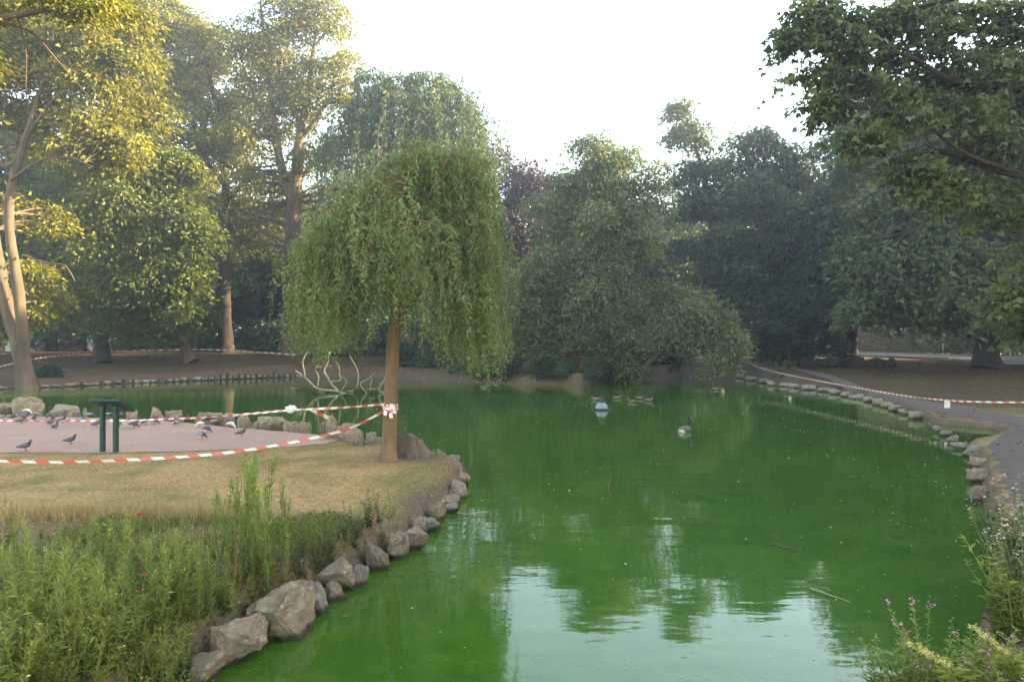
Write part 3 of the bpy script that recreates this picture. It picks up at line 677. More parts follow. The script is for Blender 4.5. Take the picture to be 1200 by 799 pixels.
# ---- shrubs of the understorey
def proto_shrub(name, leafm, seed):
    return grow(name, '-', 'shrub', [[(600, 425, 0, .08), (602, 412, 0, .06), (600, 400, 0, .04)]],
                [(600, 405, 26, 16, 0), (580, 410, 20, 14, 0), (622, 411, 20, 13, 0), (605, 398, 16, 12, 0)], 62, M['bark_dark'], leafm, .26, 42, .6, 1.1, r0=.1, seed=seed)
sh = [proto_shrub('shrub', M['leaf_dark'], 61), proto_shrub('shrub', M['leaf_blue'], 62)]
for p in sh: remember(p)
sfirst = [True, True]
for (px, D, s, k) in [(290, 66, 1.4, 0), (385, 63, 1.5, 0), (410, 58, 1.3, 1), (440, 62, 1.5, 0), (500, 58, 1.4, 1), (540, 56, 1.3, 0), (580, 55, 1.3, 1), (640, 60, 1.4, 0), (700, 62, 1.5, 0), (775, 58, 1.3, 0), (815, 66, 1.5, 1), (860, 66, 1.5, 0),
                      (636, 41.5, .45, 0), (661, 41.4, .42, 1), (699, 41.5, .45, 1), (716, 41.8, .42, 0), (598, 42.0, .42, 0), (622, 41.7, .38, 1), (648, 41.7, .4, 0), (705, 42.0, .4, 0), (728, 43, .42, 1), (575, 43, .45, 0), (553, 44.2, .5, 1), (480, 50, .75, 0), (510, 49, .7, 1), (540, 48, .8, 0), (565, 47, .7, 1), (590, 46.5, .7, 0), (620, 45, .6, 1), (735, 47, .7, 0), (760, 50, .8, 0), (785, 52, .8, 1),
                      (900, 70, 1.2, 0), (200, 70, 1.2, 0), (240, 68, 1.3, 0), (320, 64, 1.4, 1), (20, 76, 1.3, 0), (155, 74, 1.1, 1)]:
    x = (px - 600) / F * D; loc = (x, D, H(x, D) - .05)
    lab = ['dark leafy shrub filling the gap under the far trees', 'bluish green shrub filling the gap under the far trees'][k]
    if sfirst[k]:
        sfirst[k] = False; o = sh[k]; o.location = loc; o.scale = (s,) * 3; o['label'] = lab; o['group'] = 'shrubs under the far trees'
    else: dup(sh[k], loc, random.uniform(0, 6.3), s, lab, 'shrubs under the far trees')
# hedge beyond the road
hd = MB(); hr = np.random.default_rng(70)
n = 60000; t = hr.random(n); off = 11.5 + hr.uniform(-.9, .9, n)
px_ = rA[0] + (rB[0] - rA[0]) * t + rn[0] * off; py_ = rA[1] + (rB[1] - rA[1]) * t + rn[1] * off
hz = height(px_, py_) + hr.random(n) ** .8 * (2.6 + .5 * np.sin(t * 60) + .3 * np.sin(t * 171))
hd.leaves(np.stack([px_, py_, hz], 1), rand_dirs(n, hr), rand_dirs(n, hr) + np.array([0, -.3, .6]), hr.uniform(.2, .42, n), hr.uniform(.12, .24, n), 0, np.clip(hr.normal(.4, .2, n), 0, 1))
hedge = hd.build('hedge', M['leaf_dark']); tag(hedge, 'long dark hedge running along the far side of the road', 'hedge')

# ------------------------------------------------------------------ rocks
def rock_mat(name, a, b, c, moss=.3):
    m, nt, N, L, bs = mat(name)
    n1 = noise_tex(nt, 2.2, 6, .65); n2 = noise_tex(nt, 9, 6, .7); n3 = noise_tex(nt, 28, 4, .7)
    base = ramp(nt, n1, [(.3, a), (.52, b), (.72, c)])
    base = mixc(nt, .4, base, ramp(nt, n3, [(.35, tuple(np.array(a) * .55)), (.65, c)]))
    base = mixc(nt, ramp(nt, n2, [(.54, (0, 0, 0)), (.66, (moss,) * 3)]), base, (.14, .14, .045))
    n4 = noise_tex(nt, 4.5, 5, .75); n5 = noise_tex(nt, 3.1, 6, .8)
    base = mixc(nt, ramp(nt, n4, [(.55, (0, 0, 0)), (.63, (.6,) * 3)]), base, tuple(np.minimum(np.array(c) * 1.35, .75)))
    base = mixc(nt, ramp(nt, n5, [(.56, (0, 0, 0)), (.68, (.7,) * 3)]), base, tuple(np.array(a) * .5))
    ge = N.new('ShaderNodeNewGeometry'); sp = N.new('ShaderNodeSeparateXYZ'); L.new(ge.outputs['Position'], sp.inputs[0])
    mr = N.new('ShaderNodeMath'); mr.operation = 'MULTIPLY_ADD'; mr.inputs[1].default_value = -.09; L.new(n2, mr.inputs[0]); L.new(sp.outputs['Z'], mr.inputs[2])
    base = mixc(nt, ramp(nt, mr.outputs[0], [(0.0, (.85,) * 3), (.035, (0, 0, 0))]), base, (.05, .05, .022))
    L.new(base, bs.inputs['Base Color']); bs.inputs['Roughness'].default_value = .92; bs.inputs['Specular IOR Level'].default_value = .2
    bump(nt, bs, n3, 1.0, .05); return m
M['rock'] = rock_mat('sandstone', (.27, .175, .115), (.50, .36, .25), (.70, .55, .41))
M['rock_pale'] = rock_mat('pale_sandstone', (.26, .19, .13), (.42, .32, .23), (.58, .47, .35), .08)
M['rock_mossy'] = rock_mat('mossy_stone', (.24, .17, .105), (.46, .35, .23), (.64, .51, .36), .5)
M['rock_grey'] = rock_mat('grey_stone', (.24, .18, .14), (.44, .355, .28), (.62, .53, .43), .3)

def rock_mesh(seed, n=16, rough=.1, boxy=.5):
    r = np.random.default_rng(seed)
    d = unit(r.normal(size=(n, 3))); sup = np.sign(d) * np.abs(d) ** (1 - boxy); sup = sup / np.max(np.abs(sup), axis=1, keepdims=True) * r.uniform(.82, 1.05, (n, 1))
    bm = bmesh.new()
    for p in sup: bm.verts.new(p)
    bmesh.ops.convex_hull(bm, input=bm.verts[:])
    for v in [v for v in bm.verts if not v.link_faces]: bm.verts.remove(v)
    bmesh.ops.bevel(bm, geom=bm.edges[:], offset=.07, segments=1, affect='EDGES', clamp_overlap=True)
    bmesh.ops.triangulate(bm, faces=bm.faces[:])
    for _ in range(2):
        bmesh.ops.subdivide_edges(bm, edges=[e for e in bm.edges if e.calc_length() > .14], cuts=1, use_grid_fill=True)
        bmesh.ops.triangulate(bm, faces=bm.faces[:])
    bm.normal_update()
    s = Vector((seed * 3.1, seed * 1.7, 0))
    for v in bm.verts:
        v.co += v.normal * (rough * (noise.noise(v.co * 2.2 + s)) + rough * .55 * noise.noise(v.co * 6 + s) + rough * .3 * noise.noise(v.co * 14 + s))
    me = bpy.data.meshes.new('rock'); bm.to_mesh(me); bm.free()
    for p in me.polygons: p.use_smooth = False
    co = np.array([v.co for v in me.vertices]); co -= (co.max(0) + co.min(0)) / 2; co /= (co.max(0) - co.min(0)) / 2
    me.vertices.foreach_set('co', co.astype(np.float32).ravel()); me.update()
    return me
ROCKS = {}
def rock_me(i, mk):
    if (i, mk) not in ROCKS:
        me = rock_mesh(100 + i, 12 + (i * 5) % 8, .13 + .05 * (i % 3), .2 + .1 * (i % 4)); me.materials.append(M[mk]); ROCKS[(i, mk)] = me
    return ROCKS[(i, mk)]
RI = [0]
def rock(x0, x1, ytop, ybase, z, mk, label, name='boulder', group=None, rz=None, tilt=(0, 0), deep=.8, sink=.25, cat='rock', i=None):
    """a rock standing at height z that spans pixels x0..x1 and ytop..ybase"""
    i = RI[0] if i is None else i; RI[0] += 1
    b = G((x0 + x1) / 2, ybase, z); w = (x1 - x0) / F * b[1]; h = (ybase - ytop) / F * b[1]
    dy = max(w * deep, h * .5)
    h2 = h * .97
    o = link(name, rock_me(i % 12, mk)); tot = h2 * (1 + sink)
    o.scale = (w / 2 * 1.02, dy / 2, tot / 2); o.location = (b[0], b[1] + dy * .35, z + h2 - tot / 2)
    o.rotation_euler = (tilt[0], tilt[1], random.uniform(-.35, .35) if rz is None else rz)
    return tag(o, label, cat, group)

gpr = 'rocks edging the lawn point'
for (x0, x1, yt, yb, mk, lab) in [
    (204, 252, 768, 806, 'rock', 'weathered rock at the bottom edge, lowest of the shore rocks'),
    (240, 302, 726, 782, 'rock', 'pointed brown boulder just below the largest block of the shore'),
    (286, 353, 691, 752, 'rock_mossy', 'largest squared boulder on the shore, pale top and mossy face'),
    (347, 379, 682, 722, 'rock_grey', 'upright speckled grey rock beside the largest block'),
    (374, 416, 658, 694, 'rock', 'rounded brown boulder resting on a smaller stone at the weedy shore'),
    (376, 403, 684, 707, 'rock', 'small brown stone under the rounded boulder'),
    (409, 428, 660, 690, 'rock_grey', 'narrow slab tilted on edge beside a dark gap in the shore'),
    (424, 454, 634, 670, 'rock_mossy', 'mossy rock half covered by dark weeds'),
    (452, 476, 622, 657, 'rock', 'rock at the right edge of the dark weed clump'),
    (470, 498, 616, 646, 'rock', 'broad rounded rock midway along the point shore'),
    (481, 499, 607, 627, 'rock', 'small rock set behind the broad rounded one'),
    (491, 514, 604, 624, 'rock_grey', 'flat sided rock below the mossy corner stone'),
    (497, 522, 587, 612, 'rock_mossy', 'mossy corner stone where green grass meets the shore'),
    (518, 536, 590, 602, 'rock_grey', 'little flat stone jutting into the water'),
    (515, 537, 582, 594, 'rock', 'flat slab edging the worn hollow'),
    (524, 546, 564, 586, 'rock', 'long pale stone at the outer tip of the point'),
    (533, 549, 552, 569, 'rock', 'squarish stone above the long pale one on the tip'),
    (522, 546, 541, 556, 'rock_pale', 'wide pinkish stone with a dark cleft near the stump'),
    (523, 537, 533, 544, 'rock_grey', 'small round stone on the bank behind the point tip'),
    (510, 523, 525, 538, 'rock', 'upright stone touching the stump side of the point')]:
    xm, xw = (x0 + x1) / 2, (x1 - x0) * .53
    rock(xm - xw, xm + xw, yt + (yb - yt) * .1, yb, 0, mk, lab, group=gpr, deep=1.1, tilt=(random.uniform(.1, .4), random.uniform(-.25, .25)))
gpr = 'boulders along the back of the paved area'
for (x0, x1, yt, yb, mk, lab, i) in [
    (-14, 12, 472, 483, 'rock_pale', 'low rock cut by the left photo edge behind the pigeons', 1),
    (10, 42, 465, 484, 'rock_pale', 'tall pale peaked boulder at far left of the paving', 2),
    (50, 88, 475, 487, 'rock_pale', 'long rounded pinkish boulder behind the pigeons', 3),
    (84, 94, 482, 488, 'rock_pale', 'small stone at the right end of the long pinkish boulder', 4),
    (95, 102, 477, 488, 'rock_pale', 'small pointed stone left of the green lectern', 5),
    (147, 159, 480, 491, 'rock', 'small boulder just right of the green lectern', 6),
    (171, 193, 477, 492, 'rock', 'rounded grey brown boulder in the row behind the paving', 7),
    (190, 211, 481, 491, 'rock_pale', 'low pale slab beside the rounded grey brown boulder', 8),
    (227, 263, 483, 495, 'rock', 'long low brown boulder left of the white squared stone', 9),
    (259, 274, 483, 497, 'rock_pale', 'white squared stone where the barrier tape passes', 10),
    (276, 294, 486, 500, 'rock', 'triangular boulder right of the white squared stone', 11),
    (294, 304, 492, 501, 'rock', 'small stone between the triangular boulder and a long one', 0),
    (300, 332, 488, 501, 'rock', 'long flat boulder at the middle of the paving edge', 1),
    (330, 351, 494, 506, 'rock_mossy', 'dull mossy stone low in the water by the paving', 2),
    (349, 364, 494, 507, 'rock_mossy', 'squarish mossy stone left of the tall pointed rock', 3),
    (374, 383, 494, 508, 'rock_pale', 'narrow pale stone leaning on the tall pointed rock', 4),
    (380, 398, 485, 509, 'rock', 'tall pointed rock with barrier tape tied to it', 5),
    (395, 416, 496, 512, 'rock', 'brown boulder right of the tall pointed rock', 6),
    (413, 428, 501, 518, 'rock', 'rock standing in the inlet before the willow', 7),
    (427, 441, 506, 519, 'rock_grey', 'grey rock in the inlet nearest the willow trunk', 8),
    (440, 449, 512, 520, 'rock', 'tiny rock at the foot of the willow lawn', 9)]:
    rock(x0, x1, yt, yb + 1, .33, mk, lab, group=gpr, i=i, deep=.7, rz=random.uniform(-.15, .15), sink=.5)
gpr = 'stones edging the right bank'
for (x0, x1, yt, yb, mk, lab) in [
    (1122, 1150, 519, 528, 'rock_grey', 'flat pale slab at the mouth of the little cove'),
    (1134, 1166, 523, 537, 'rock_grey', 'wide layered slab on the right bank below the cove'),
    (1142, 1166, 536, 550, 'rock', 'brown block in the right bank wall under the wide slab'),
    (1138, 1162, 549, 567, 'rock', 'biggest block of the right bank wall'),
    (1138, 1156, 568, 590, 'rock', 'last wall block above the pink flowered bank plants'),
    (1095, 1106, 499, 507, 'rock_grey', 'flat white topped stone at the tip of the low spit'),
    (1104, 1118, 504, 512, 'rock_grey', 'second flat stone in the low spit before the cove'),
    (1112, 1125, 510, 520, 'rock_mossy', 'third low stone of the spit closing the cove'),
    (1068, 1085, 482, 492, 'rock_grey', 'bright angular stone on the right bank near the notice')]:
    rock(x0, x1, yt, yb, 0, mk, lab, group=gpr, deep=.8)
for (x, y, w, h) in [(868, 443, 12, 5), (882, 446, 12, 5), (897, 449, 12, 5), (906, 452, 11, 6), (920, 453, 12, 4), (932, 454.5, 11, 5), (950, 457, 17, 6), (966, 459, 12, 5), (980, 462, 14, 6), (993, 465, 12, 6), (1006, 468, 17, 6),
                     (1020, 471, 13, 6), (1030, 475, 14, 8), (1042, 478, 13, 7), (1052, 482, 15, 7), (1062, 486, 12, 7)]:
    rock(x - w / 2, x + w / 2, y - h, y + .5, 0, random.choice(['rock_grey', 'rock', 'rock_grey']), 'small grey edging stone in the row along the right bank path', group='small edging stones of the right bank', deep=.9)
for k, x in enumerate(np.arange(-10, 340, 15)):
    y = np.interp(x, [-10, 0, 60, 100, 150, 200, 260, 310, 345], [457, 456.5, 454, 452, 449.5, 447.5, 445, 443, 442]) + .4
    w = random.uniform(9, 17); h = random.uniform(2.5, 5)
    rock(x - w / 2, x + w / 2, y - h, y, 0, random.choice(['rock_mossy', 'rock', 'rock_grey']), 'low dull stone in the edging of the far left bank', group='edging stones of the far left bank', deep=.8)

# ------------------------------------------------------------------ stakes, stump, dead branch, log, sticks
for k in range(30):
    x = 96 + 250 * (k / 29) ** .72; y = np.interp(x, [100, 150, 200, 260, 310, 345], [452, 449.5, 447.5, 445, 443, 442]) + .7
    b = G(x, y, 0); h = random.uniform(.16, .36) * (1.25 if x > 250 else .8); r = random.uniform(.05, .1)
    t = MB(); t.tube([b + [0, 0, -.3], b + [.0, 0, h * .5], b + [random.uniform(-.03, .03), 0, h]], [r, r, r * .85], 8)
    o = t.build('wooden_stake', M['stake'], None, True, b); o.location = b
    tag(o, 'short dark wooden stake in the water edge of the far left bank', 'stake', 'wooden stakes along the far left bank')

sr = np.random.default_rng(81)
sb = G(483, 533, .36); sb[2] = H(sb[0], sb[1]) - .05
root = thing('tree_stump', 'broad weathered tree stump with ridged sides beside the willow', 'stump', sb)
na, nz_ = 40, 12; V = []; ph = sr.uniform(0, 6, 5)
for j in range(nz_):
    t = j / (nz_ - 1); zz = t * .44
    for k in range(na):
        a = 2 * np.pi * k / na
        rr = (.31 - .06 * t + .12 * (1 - t) ** 3) * (1 + .13 * np.sin(5 * a + ph[0]) * (1.2 - t) + .06 * np.sin(11 * a + ph[1] + t) + .04 * np.sin(19 * a + ph[2]))
        V.append((rr * np.cos(a) * 1.0 - .08 * t, rr * np.sin(a) * .85, zz * (1 - .22 * t * (np.cos(a) > .2) * np.cos(a)) + .010 * np.sin(7 * a + ph[3]) * t))
Qs = [(j * na + k, j * na + (k + 1) % na, (j + 1) * na + (k + 1) % na, (j + 1) * na + k) for j in range(nz_ - 1) for k in range(na)]
t = MB(); t.add(V, Qs); t.build('bark', M['stump'], root, True)
top = [V[(nz_ - 1) * na + k] for k in range(na)]; cx = np.mean(top, 0)
V2 = top + [tuple(np.array(p) * .5 + cx * .5 + [0, 0, sr.normal() * .015 - .02]) for p in top] + [tuple(cx * .85 + np.array(p) * .15 + [0, 0, -.02]) for p in top]
Qt = [(j * na + k, j * na + (k + 1) % na, (j + 1) * na + (k + 1) % na, (j + 1) * na + k) for j in range(2) for k in range(na)]
Qt += [(2 * na, 2 * na + k, 2 * na + k + 1, 2 * na + k + 2) for k in range(1, na - 2, 2)]
t = MB(); t.add(V2, Qt); t.build('cut_top', M['stump'], root, False)

def branchy(name, label, cat, paths, D, m, sides=6, group=None):
    t = MB(); b = None
    for pts in paths:
        w = [P(x, y, D + dd) for x, y, dd, r in pts]; rr = [r for *_, r in pts]
        if b is None: b = w[0].copy()
        n = 4 * len(pts); sp = smooth_path(w, n); sp[1:-1] += RNG.normal(size=(n - 2, 3)) * np.mean(rr) * .25
        t.tube(sp, np.interp(np.linspace(0, len(rr) - 1, n), np.arange(len(rr)), rr) * .45 * (1 + .14 * RNG.normal(size=n)), sides)
    o = t.build(name, m, None, True, b); o.location = b
    return tag(o, label, cat, group)
# depth 36 m: standing in the water behind the paving
branchy('dead_branch', 'bleached forked dead branch standing out of the water behind the paving', 'branch',
        [[(412, 466, 0, .13), (396, 459, 0, .12), (372, 455, 0, .10), (358, 443, 0, .09), (347, 436, 0, .06)],
         [(396, 459, 0, .11), (386, 446, .2, .10), (380, 435, .2, .09), (384, 424, .2, .08), (386, 412, .2, .05)],
         [(358, 443, 0, .08), (355, 430, -.2, .07), (356, 420, -.2, .06), (362, 411, -.2, .04)], [(372, 453, 0, .07), (373, 440, .3, .06), (369, 432, .3, .05), (378, 430, .3, .03)],
         [(384, 426, .2, .05), (378, 424, .2, .03)], [(347, 440, 0, .06), (357, 442, 0, .06), (346, 434, 0, .03)], [(388, 447, .2, .07), (398, 446, .2, .06), (398, 434, .2, .04), (396, 425, .2, .02)], [(400, 458, 0, .05), (406, 447, .3, .04), (397, 440, .3, .03)]], 34, M['deadwood'])
branchy('dead_branch', 'pale crooked dead branch with a bright fork tip left of the willow trunk', 'branch',
        [[(454, 462, 0, .13), (444, 456, 0, .12), (452, 443, 0, .1), (462, 436, 0, .07)], [(430, 462, -.3, .06), (423, 452, -.3, .06), (424, 448, -.3, .05), (432, 444, -.3, .05), (440, 436, -.3, .03)],
         [(434, 456, -.3, .05), (434, 452, -.3, .05), (436, 446, -.3, .04), (435, 441, -.3, .03)], [(418, 455, .2, .06), (420, 440, .2, .05), (416, 428, .2, .04), (410, 418, .2, .02)], [(440, 456, -.2, .05), (430, 457, -.3, .05)]], 34, M['deadwood'])
# fallen log
lb = ground_at(995, 432)
t = MB(); lp = smooth_path([lb + [-2.75, .5, .12], lb + [-1.2, .2, .32], lb + [.4, 0, .34], lb + [1.6, -.1, .26], lb + [2.6, -.15, .28]], 26)
t.tube(lp, .30 + .08 * np.sin(np.arange(26) * 1.1) + RNG.normal(size=26) * .03, 8)
t.tube([lb + [-.9, 0, .3], lb + [-.2, -.3, .55], lb + [.1, -.4, .62]], [.16, .12, .06], 6); t.tube([lb + [.6, .1, .4], lb + [1.0, .3, .62]], [.12, .05], 6)
o = t.build('fallen_log', M['bark_dark'], None, True, lb); o.location = lb; tag(o, 'dark knotted fallen log lying on the right lawn before the big trunk', 'log')

def stick(label, pts, r, m='deadwood', z=.015):
    w = [G(x, y, z) for x, y in pts]; t = MB(); n = 10; sp = smooth_path(w, n); sp[:, 2] += np.abs(RNG.normal(size=n)) * .008
    t.tube(sp, np.linspace(r, r * .5, n), 6); o = t.build('stick', M[m], None, True, w[0]); o.location = w[0]; return tag(o, label, 'stick')
stick('brown stick afloat on the open water at right', [(904, 637), (916, 640), (931, 644)], .011, 'bark')
stick('long pale stick floating nearest the pink flowers', [(950, 690), (970, 697), (996, 706)], .008)
stick('thin pale twig lying on the water off the point', [(536, 601), (552, 603), (573, 600)], .008)
t = MB(); b = G(713, 577, 0); q = smooth_path([b + [.02, 0, -.1], b + [.0, 0, .08], b + [-.03, 0, .16], b + [-.13, 0, .26]], 10); t.tube(q, np.linspace(.008, .004, 10), 6); t.tube([b + [0, 0, .1], b + [.04, 0, .2], b + [.03, 0, .27]], [.006, .005, .003], 6)
o = t.build('twig', M['bark_willow'], None, True, b); o.location = b; tag(o, 'thin forked twig poking up from the middle of the pond', 'twig')
t = MB(); b = G(374, 502, 0); t.tube([b, b + [-.03, 0, .35], b + [-.02, 0, .6]], .008, 6); o = t.build('twig', M['deadwood'], None, True, b); o.location = b; tag(o, 'upright thin cane by the tall pointed rock', 'twig')

# ------------------------------------------------------------------ barrier tape
m, nt, N, L, bs = mat('barrier_tape')
uvn = N.new('ShaderNodeUVMap'); sx = N.new('ShaderNodeSeparateXYZ'); L.new(uvn.outputs[0], sx.inputs[0])
ad = N.new('ShaderNodeMath'); ad.operation = 'MULTIPLY_ADD'; ad.inputs[1].default_value = .15; L.new(sx.outputs['Y'], ad.inputs[0]); L.new(sx.outputs['X'], ad.inputs[2])
fr = N.new('ShaderNodeMath'); fr.operation = 'FRACT'; L.new(ad.outputs[0], fr.inputs[0])
gt = N.new('ShaderNodeMath'); gt.operation = 'GREATER_THAN'; gt.inputs[1].default_value = .5; L.new(fr.outputs[0], gt.inputs[0])
L.new(mixc(nt, gt.outputs[0], (.72, .69, .65), (.60, .12, .085)), bs.inputs['Base Color']); bs.inputs['Roughness'].default_value = .4
M['tape'] = m
def tape(label, pts, period=.44, width=.07, twist=.5, name='barrier_tape', twists=1.2):
    w = [P(x, y, D) for x, y, D in pts]; n = 20 * len(pts); sp = smooth_path(w, n)
    t = unit(np.gradient(sp, axis=0)); up = np.array([0, 0, 1.0]); sdv = unit(np.cross(t, up)); u2 = np.cross(sdv, t)
    s = np.concatenate([[0], np.cumsum(np.linalg.norm(np.diff(sp, axis=0), axis=1))])
    ang = twist * np.sin(s * twists + len(label)) + .25 * np.sin(s * 3.3 + 1)
    wv = np.cos(ang)[:, None] * u2 + np.sin(ang)[:, None] * sdv
    A = sp + wv * width / 2; B = sp - wv * width / 2; V = np.stack([A, B], 1).reshape(-1, 3)
    Qs = [(2 * i, 2 * i + 1, 2 * i + 3, 2 * i + 2) for i in range(n - 1)]; uv = []
    for i in range(n - 1): uv += [(s[i] / period, 1), (s[i] / period, 0), (s[i + 1] / period, 0), (s[i + 1] / period, 1)]
    b = w[0]; me = mesh_quads(name, V - b, Qs, [M['tape']], uv=uv, smooth=True); o = link(name, me); o.location = b
    return tag(o, label, 'tape')
tape('red and white barrier tape sagging low over the near lawn', [(-70, 541.5, 10.4), (0, 540.5, 10.6), (60, 542, 10.9), (130, 540, 11.2), (200, 536.5, 11.5), (260, 531.5, 11.8), (310, 524.5, 12.1), (360, 515, 12.35), (410, 502, 12.5), (452, 481, 12.58)], .34, .043, .35)
tape('red and white barrier tape stretched behind the green lectern', [(452, 474, 12.62), (400, 478, 13.4), (340, 481, 14.2), (295, 485, 15), (240, 489.5, 15.8), (190, 491.5, 16.4), (150, 493, 17), (60, 493.5, 18), (-70, 493, 19)], .34, .043, .7)
tape('short torn end of red and white tape hanging from the tall pointed rock', [(364, 480, 18.2), (376, 486, 18.3), (389, 491.5, 18.6)], .4, .09, .2)
tape('long sagging barrier tape strung along the right bank path', [(862, 421, 44), (900, 434, 39), (945, 444, 33), (1000, 454, 28), (1060, 464, 24), (1110, 469.5, 21.5), (1160, 471.5, 20), (1250, 472, 18.5)], .30, .045, .3)
tape('thin barrier tape crossing the far left lawn between trunks', [(-40, 438, 35), (8, 428, 40), (35, 421.5, 44), (95, 414.5, 50.5), (150, 411.5, 55), (240, 410, 57), (300, 413, 56), (346, 416, 55.2)], .6, .075, .3)
tb = P(456, 478, 12.58)
t = MB()
for k in range(3):
    q = [tb + np.array([math.cos(a) * .135, .12 - math.sin(a) * .135 - .0, .03 * k - .03 + .01 * math.sin(a * 2)]) for a in np.linspace(.1, 3.0, 9)]
    for i in range(8):
        a, b2 = np.array(q[i]), np.array(q[i + 1]); t.add([a + [0, 0, .03], a - [0, 0, .03], b2 - [0, 0, .03], b2 + [0, 0, .03]], [(0, 1, 2, 3)])
for (dx, dz, ln) in [(.02, -.02, .16), (-.03, 0, .13), (.05, .02, .12)]:
    a = tb + np.array([dx, -.03, dz]); e = a + np.array([dx * 1.2, -.03, -ln]); t.add([a + [-.03, 0, .02], a + [.03, 0, .02], e + [.035, -.02, 0], e + [-.03, 0, .01]], [(0, 1, 2, 3)])
mm, nt, N, L, bs = mat('knot_tape'); f = noise_tex(nt, 14, 2); L.new(ramp(nt, f, [(.42, (.62, .075, .05)), (.5, (.78, .7, .66))]), bs.inputs['Base Color']); bs.inputs['Roughness'].default_value = .4
o = t.build('tape_knot', mm, None, False, tb); o.location = tb; tag(o, 'bunched red and white tape knotted round the willow trunk', 'tape')
pb = P(341, 479.5, 14.15); t = MB(); r = np.random.default_rng(5)
white = plain('white_plastic', (.78, .76, .72), .45)
bm = bmesh.new(); bmesh.ops.create_icosphere(bm, subdivisions=3, radius=.085)
for v in bm.verts: v.co = Vector((v.co.x * 1.25, v.co.y * .8, v.co.z * .8)) * (1 + .5 * noise.noise(v.co * 22))
me = bpy.data.meshes.new('plastic_bag'); bm.to_mesh(me); bm.free(); me.materials.append(white); o = link('plastic_bag', me); o.location = pb; tag(o, 'crumpled white plastic scrap caught on the tape over the water', 'plastic')
# the paper notice
nb = P(1110, 474, 21.45); root = thing('paper_notice', 'small white paper notice hanging from the right bank tape', 'notice', nb)
t = MB(); t.box((0, 0, 0), (.085, .004, .11)); t.build('sheet', white, root)
pt_ = MB(); b = ground_at(1110, 490); 

# ------------------------------------------------------------------ the green lectern
gpaint = plain('green_paint', (.008, .04, .026), .45, 0, .2, 20)
lb = ground_at(128, 531); lb = np.array([lb[0], lb[1], lb[2] - .05])
root = thing('information_lectern', 'dark green metal information lectern on two posts at the paving edge', 'lectern', lb, math.radians(-12))
def bx(name, c, h, rot=None, bev=.008):
    bm = bmesh.new(); bmesh.ops.create_cube(bm, size=1)
    for v in bm.verts: v.co = Vector((v.co.x * h[0] * 2, v.co.y * h[1] * 2, v.co.z * h[2] * 2))
    bmesh.ops.bevel(bm, geom=bm.edges[:], offset=bev, segments=2, affect='EDGES')
    M4 = Matrix.Translation(c) @ (rot.to_4x4() if rot else Matrix.Identity(4)); bmesh.ops.transform(bm, matrix=M4, verts=bm.verts[:])
    me = bpy.data.meshes.new(name); bm.to_mesh(me); bm.free(); me.materials.append(gpaint); return link(name, me, root)
for s in (-1, 1): bx('post', (.14 * s, 0, .45), (.04, .04, .45))
tilt = Matrix.Rotation(math.radians(-30), 3, 'X')
bx('board', (0, .08, .915), (.33, .23, .022), tilt); bx('frame', (0, .08, .89), (.22, .14, .015), tilt)

# ------------------------------------------------------------------ birds
def loft(t, rings, m, sides=10):
    """rings along a path in the x-z plane: (x, z, half width, half thickness)"""
    R_ = np.array(rings, float); tg = np.gradient(R_[:, :2], axis=0); tg /= np.maximum(np.linalg.norm(tg, axis=1, keepdims=True), 1e-9)
    V = []; n = len(rings); a = np.linspace(0, 2 * np.pi, sides, endpoint=False)
    for (x, z, w, h), (tx, tz) in zip(rings, tg): V += [(x - tz * h * np.sin(q), w * np.cos(q), z + tx * h * np.sin(q)) for q in a]
    Qs = [(i * sides + k, i * sides + (k + 1) % sides, (i + 1) * sides + (k + 1) % sides, (i + 1) * sides + k) for i in range(n - 1) for k in range(sides)]
    t.add(V, Qs, m)
def feather(name, c, rough=.6): return plain(name, c, rough, 0, .3, 40)
PG = [feather('pigeon_dark', (.05, .05, .06)), feather('pigeon_wing', (.10, .10, .115)), plain('pigeon_leg', (.16, .05, .045)), feather('pigeon_grey', (.13, .13, .15)), feather('pigeon_pale_wing', (.26, .26, .28)), feather('pigeon_white', (.72, .68, .62)), feather('pigeon_white_wing', (.6, .56, .5))]
def pigeon_mesh(kind, peck):
    t = MB(); mb_, mw = {'dark': (0, 1), 'grey': (0, 4), 'white': (5, 6)}[kind]
    if peck: rings = [(-.19, .13, .025, .006), (-.14, .135, .032, .012), (-.08, .135, .055, .045), (0, .125, .066, .058), (.06, .105, .056, .052), (.10, .08, .036, .036), (.125, .055, .025, .026), (.145, .035, .026, .026), (.165, .022, .018, .018), (.185, .008, .006, .006), (.20, .002, .002, .002)]
    else: rings = [(-.20, .075, .026, .006), (-.15, .088, .033, .014), (-.09, .105, .055, .045), (0, .125, .067, .06), (.06, .145, .056, .055), (.085, .185, .034, .036), (.095, .215, .026, .027), (.105, .235, .027, .027), (.125, .235, .018, .017), (.145, .228, .006, .006), (.16, .224, .002, .002)]
    loft(t, rings, mb_)
    for s in (-1, 1):
        dz = -.008 if not peck else .0
        wr = [(-.17, .115 + dz, .012, .008), (-.10, .122 + dz, .02, .03), (-.02, .13 + dz, .022, .042), (.05, .135 + dz, .014, .03), (.075, .135 + dz, .004, .012)]
        V0 = t.n; loft(t, wr, mw, 8); t.V[-1][:, 1] += s * .056
        t.tube([(0, s * .028, .08), (.005, s * .03, .0)], .006, 4, 2); t.tube([(-.01, s * .03, .004), (.045, s * .032, .004)], .005, 4, 2)
    return mesh_quads('pigeon', np.concatenate(t.V), np.concatenate(t.Q), PG, np.concatenate(t.M), smooth=True)
PM = {(k, p): pigeon_mesh(k, p) for k in ('dark', 'grey', 'white') for p in (0, 1)}
gpg = 'pigeons on the pink paving'
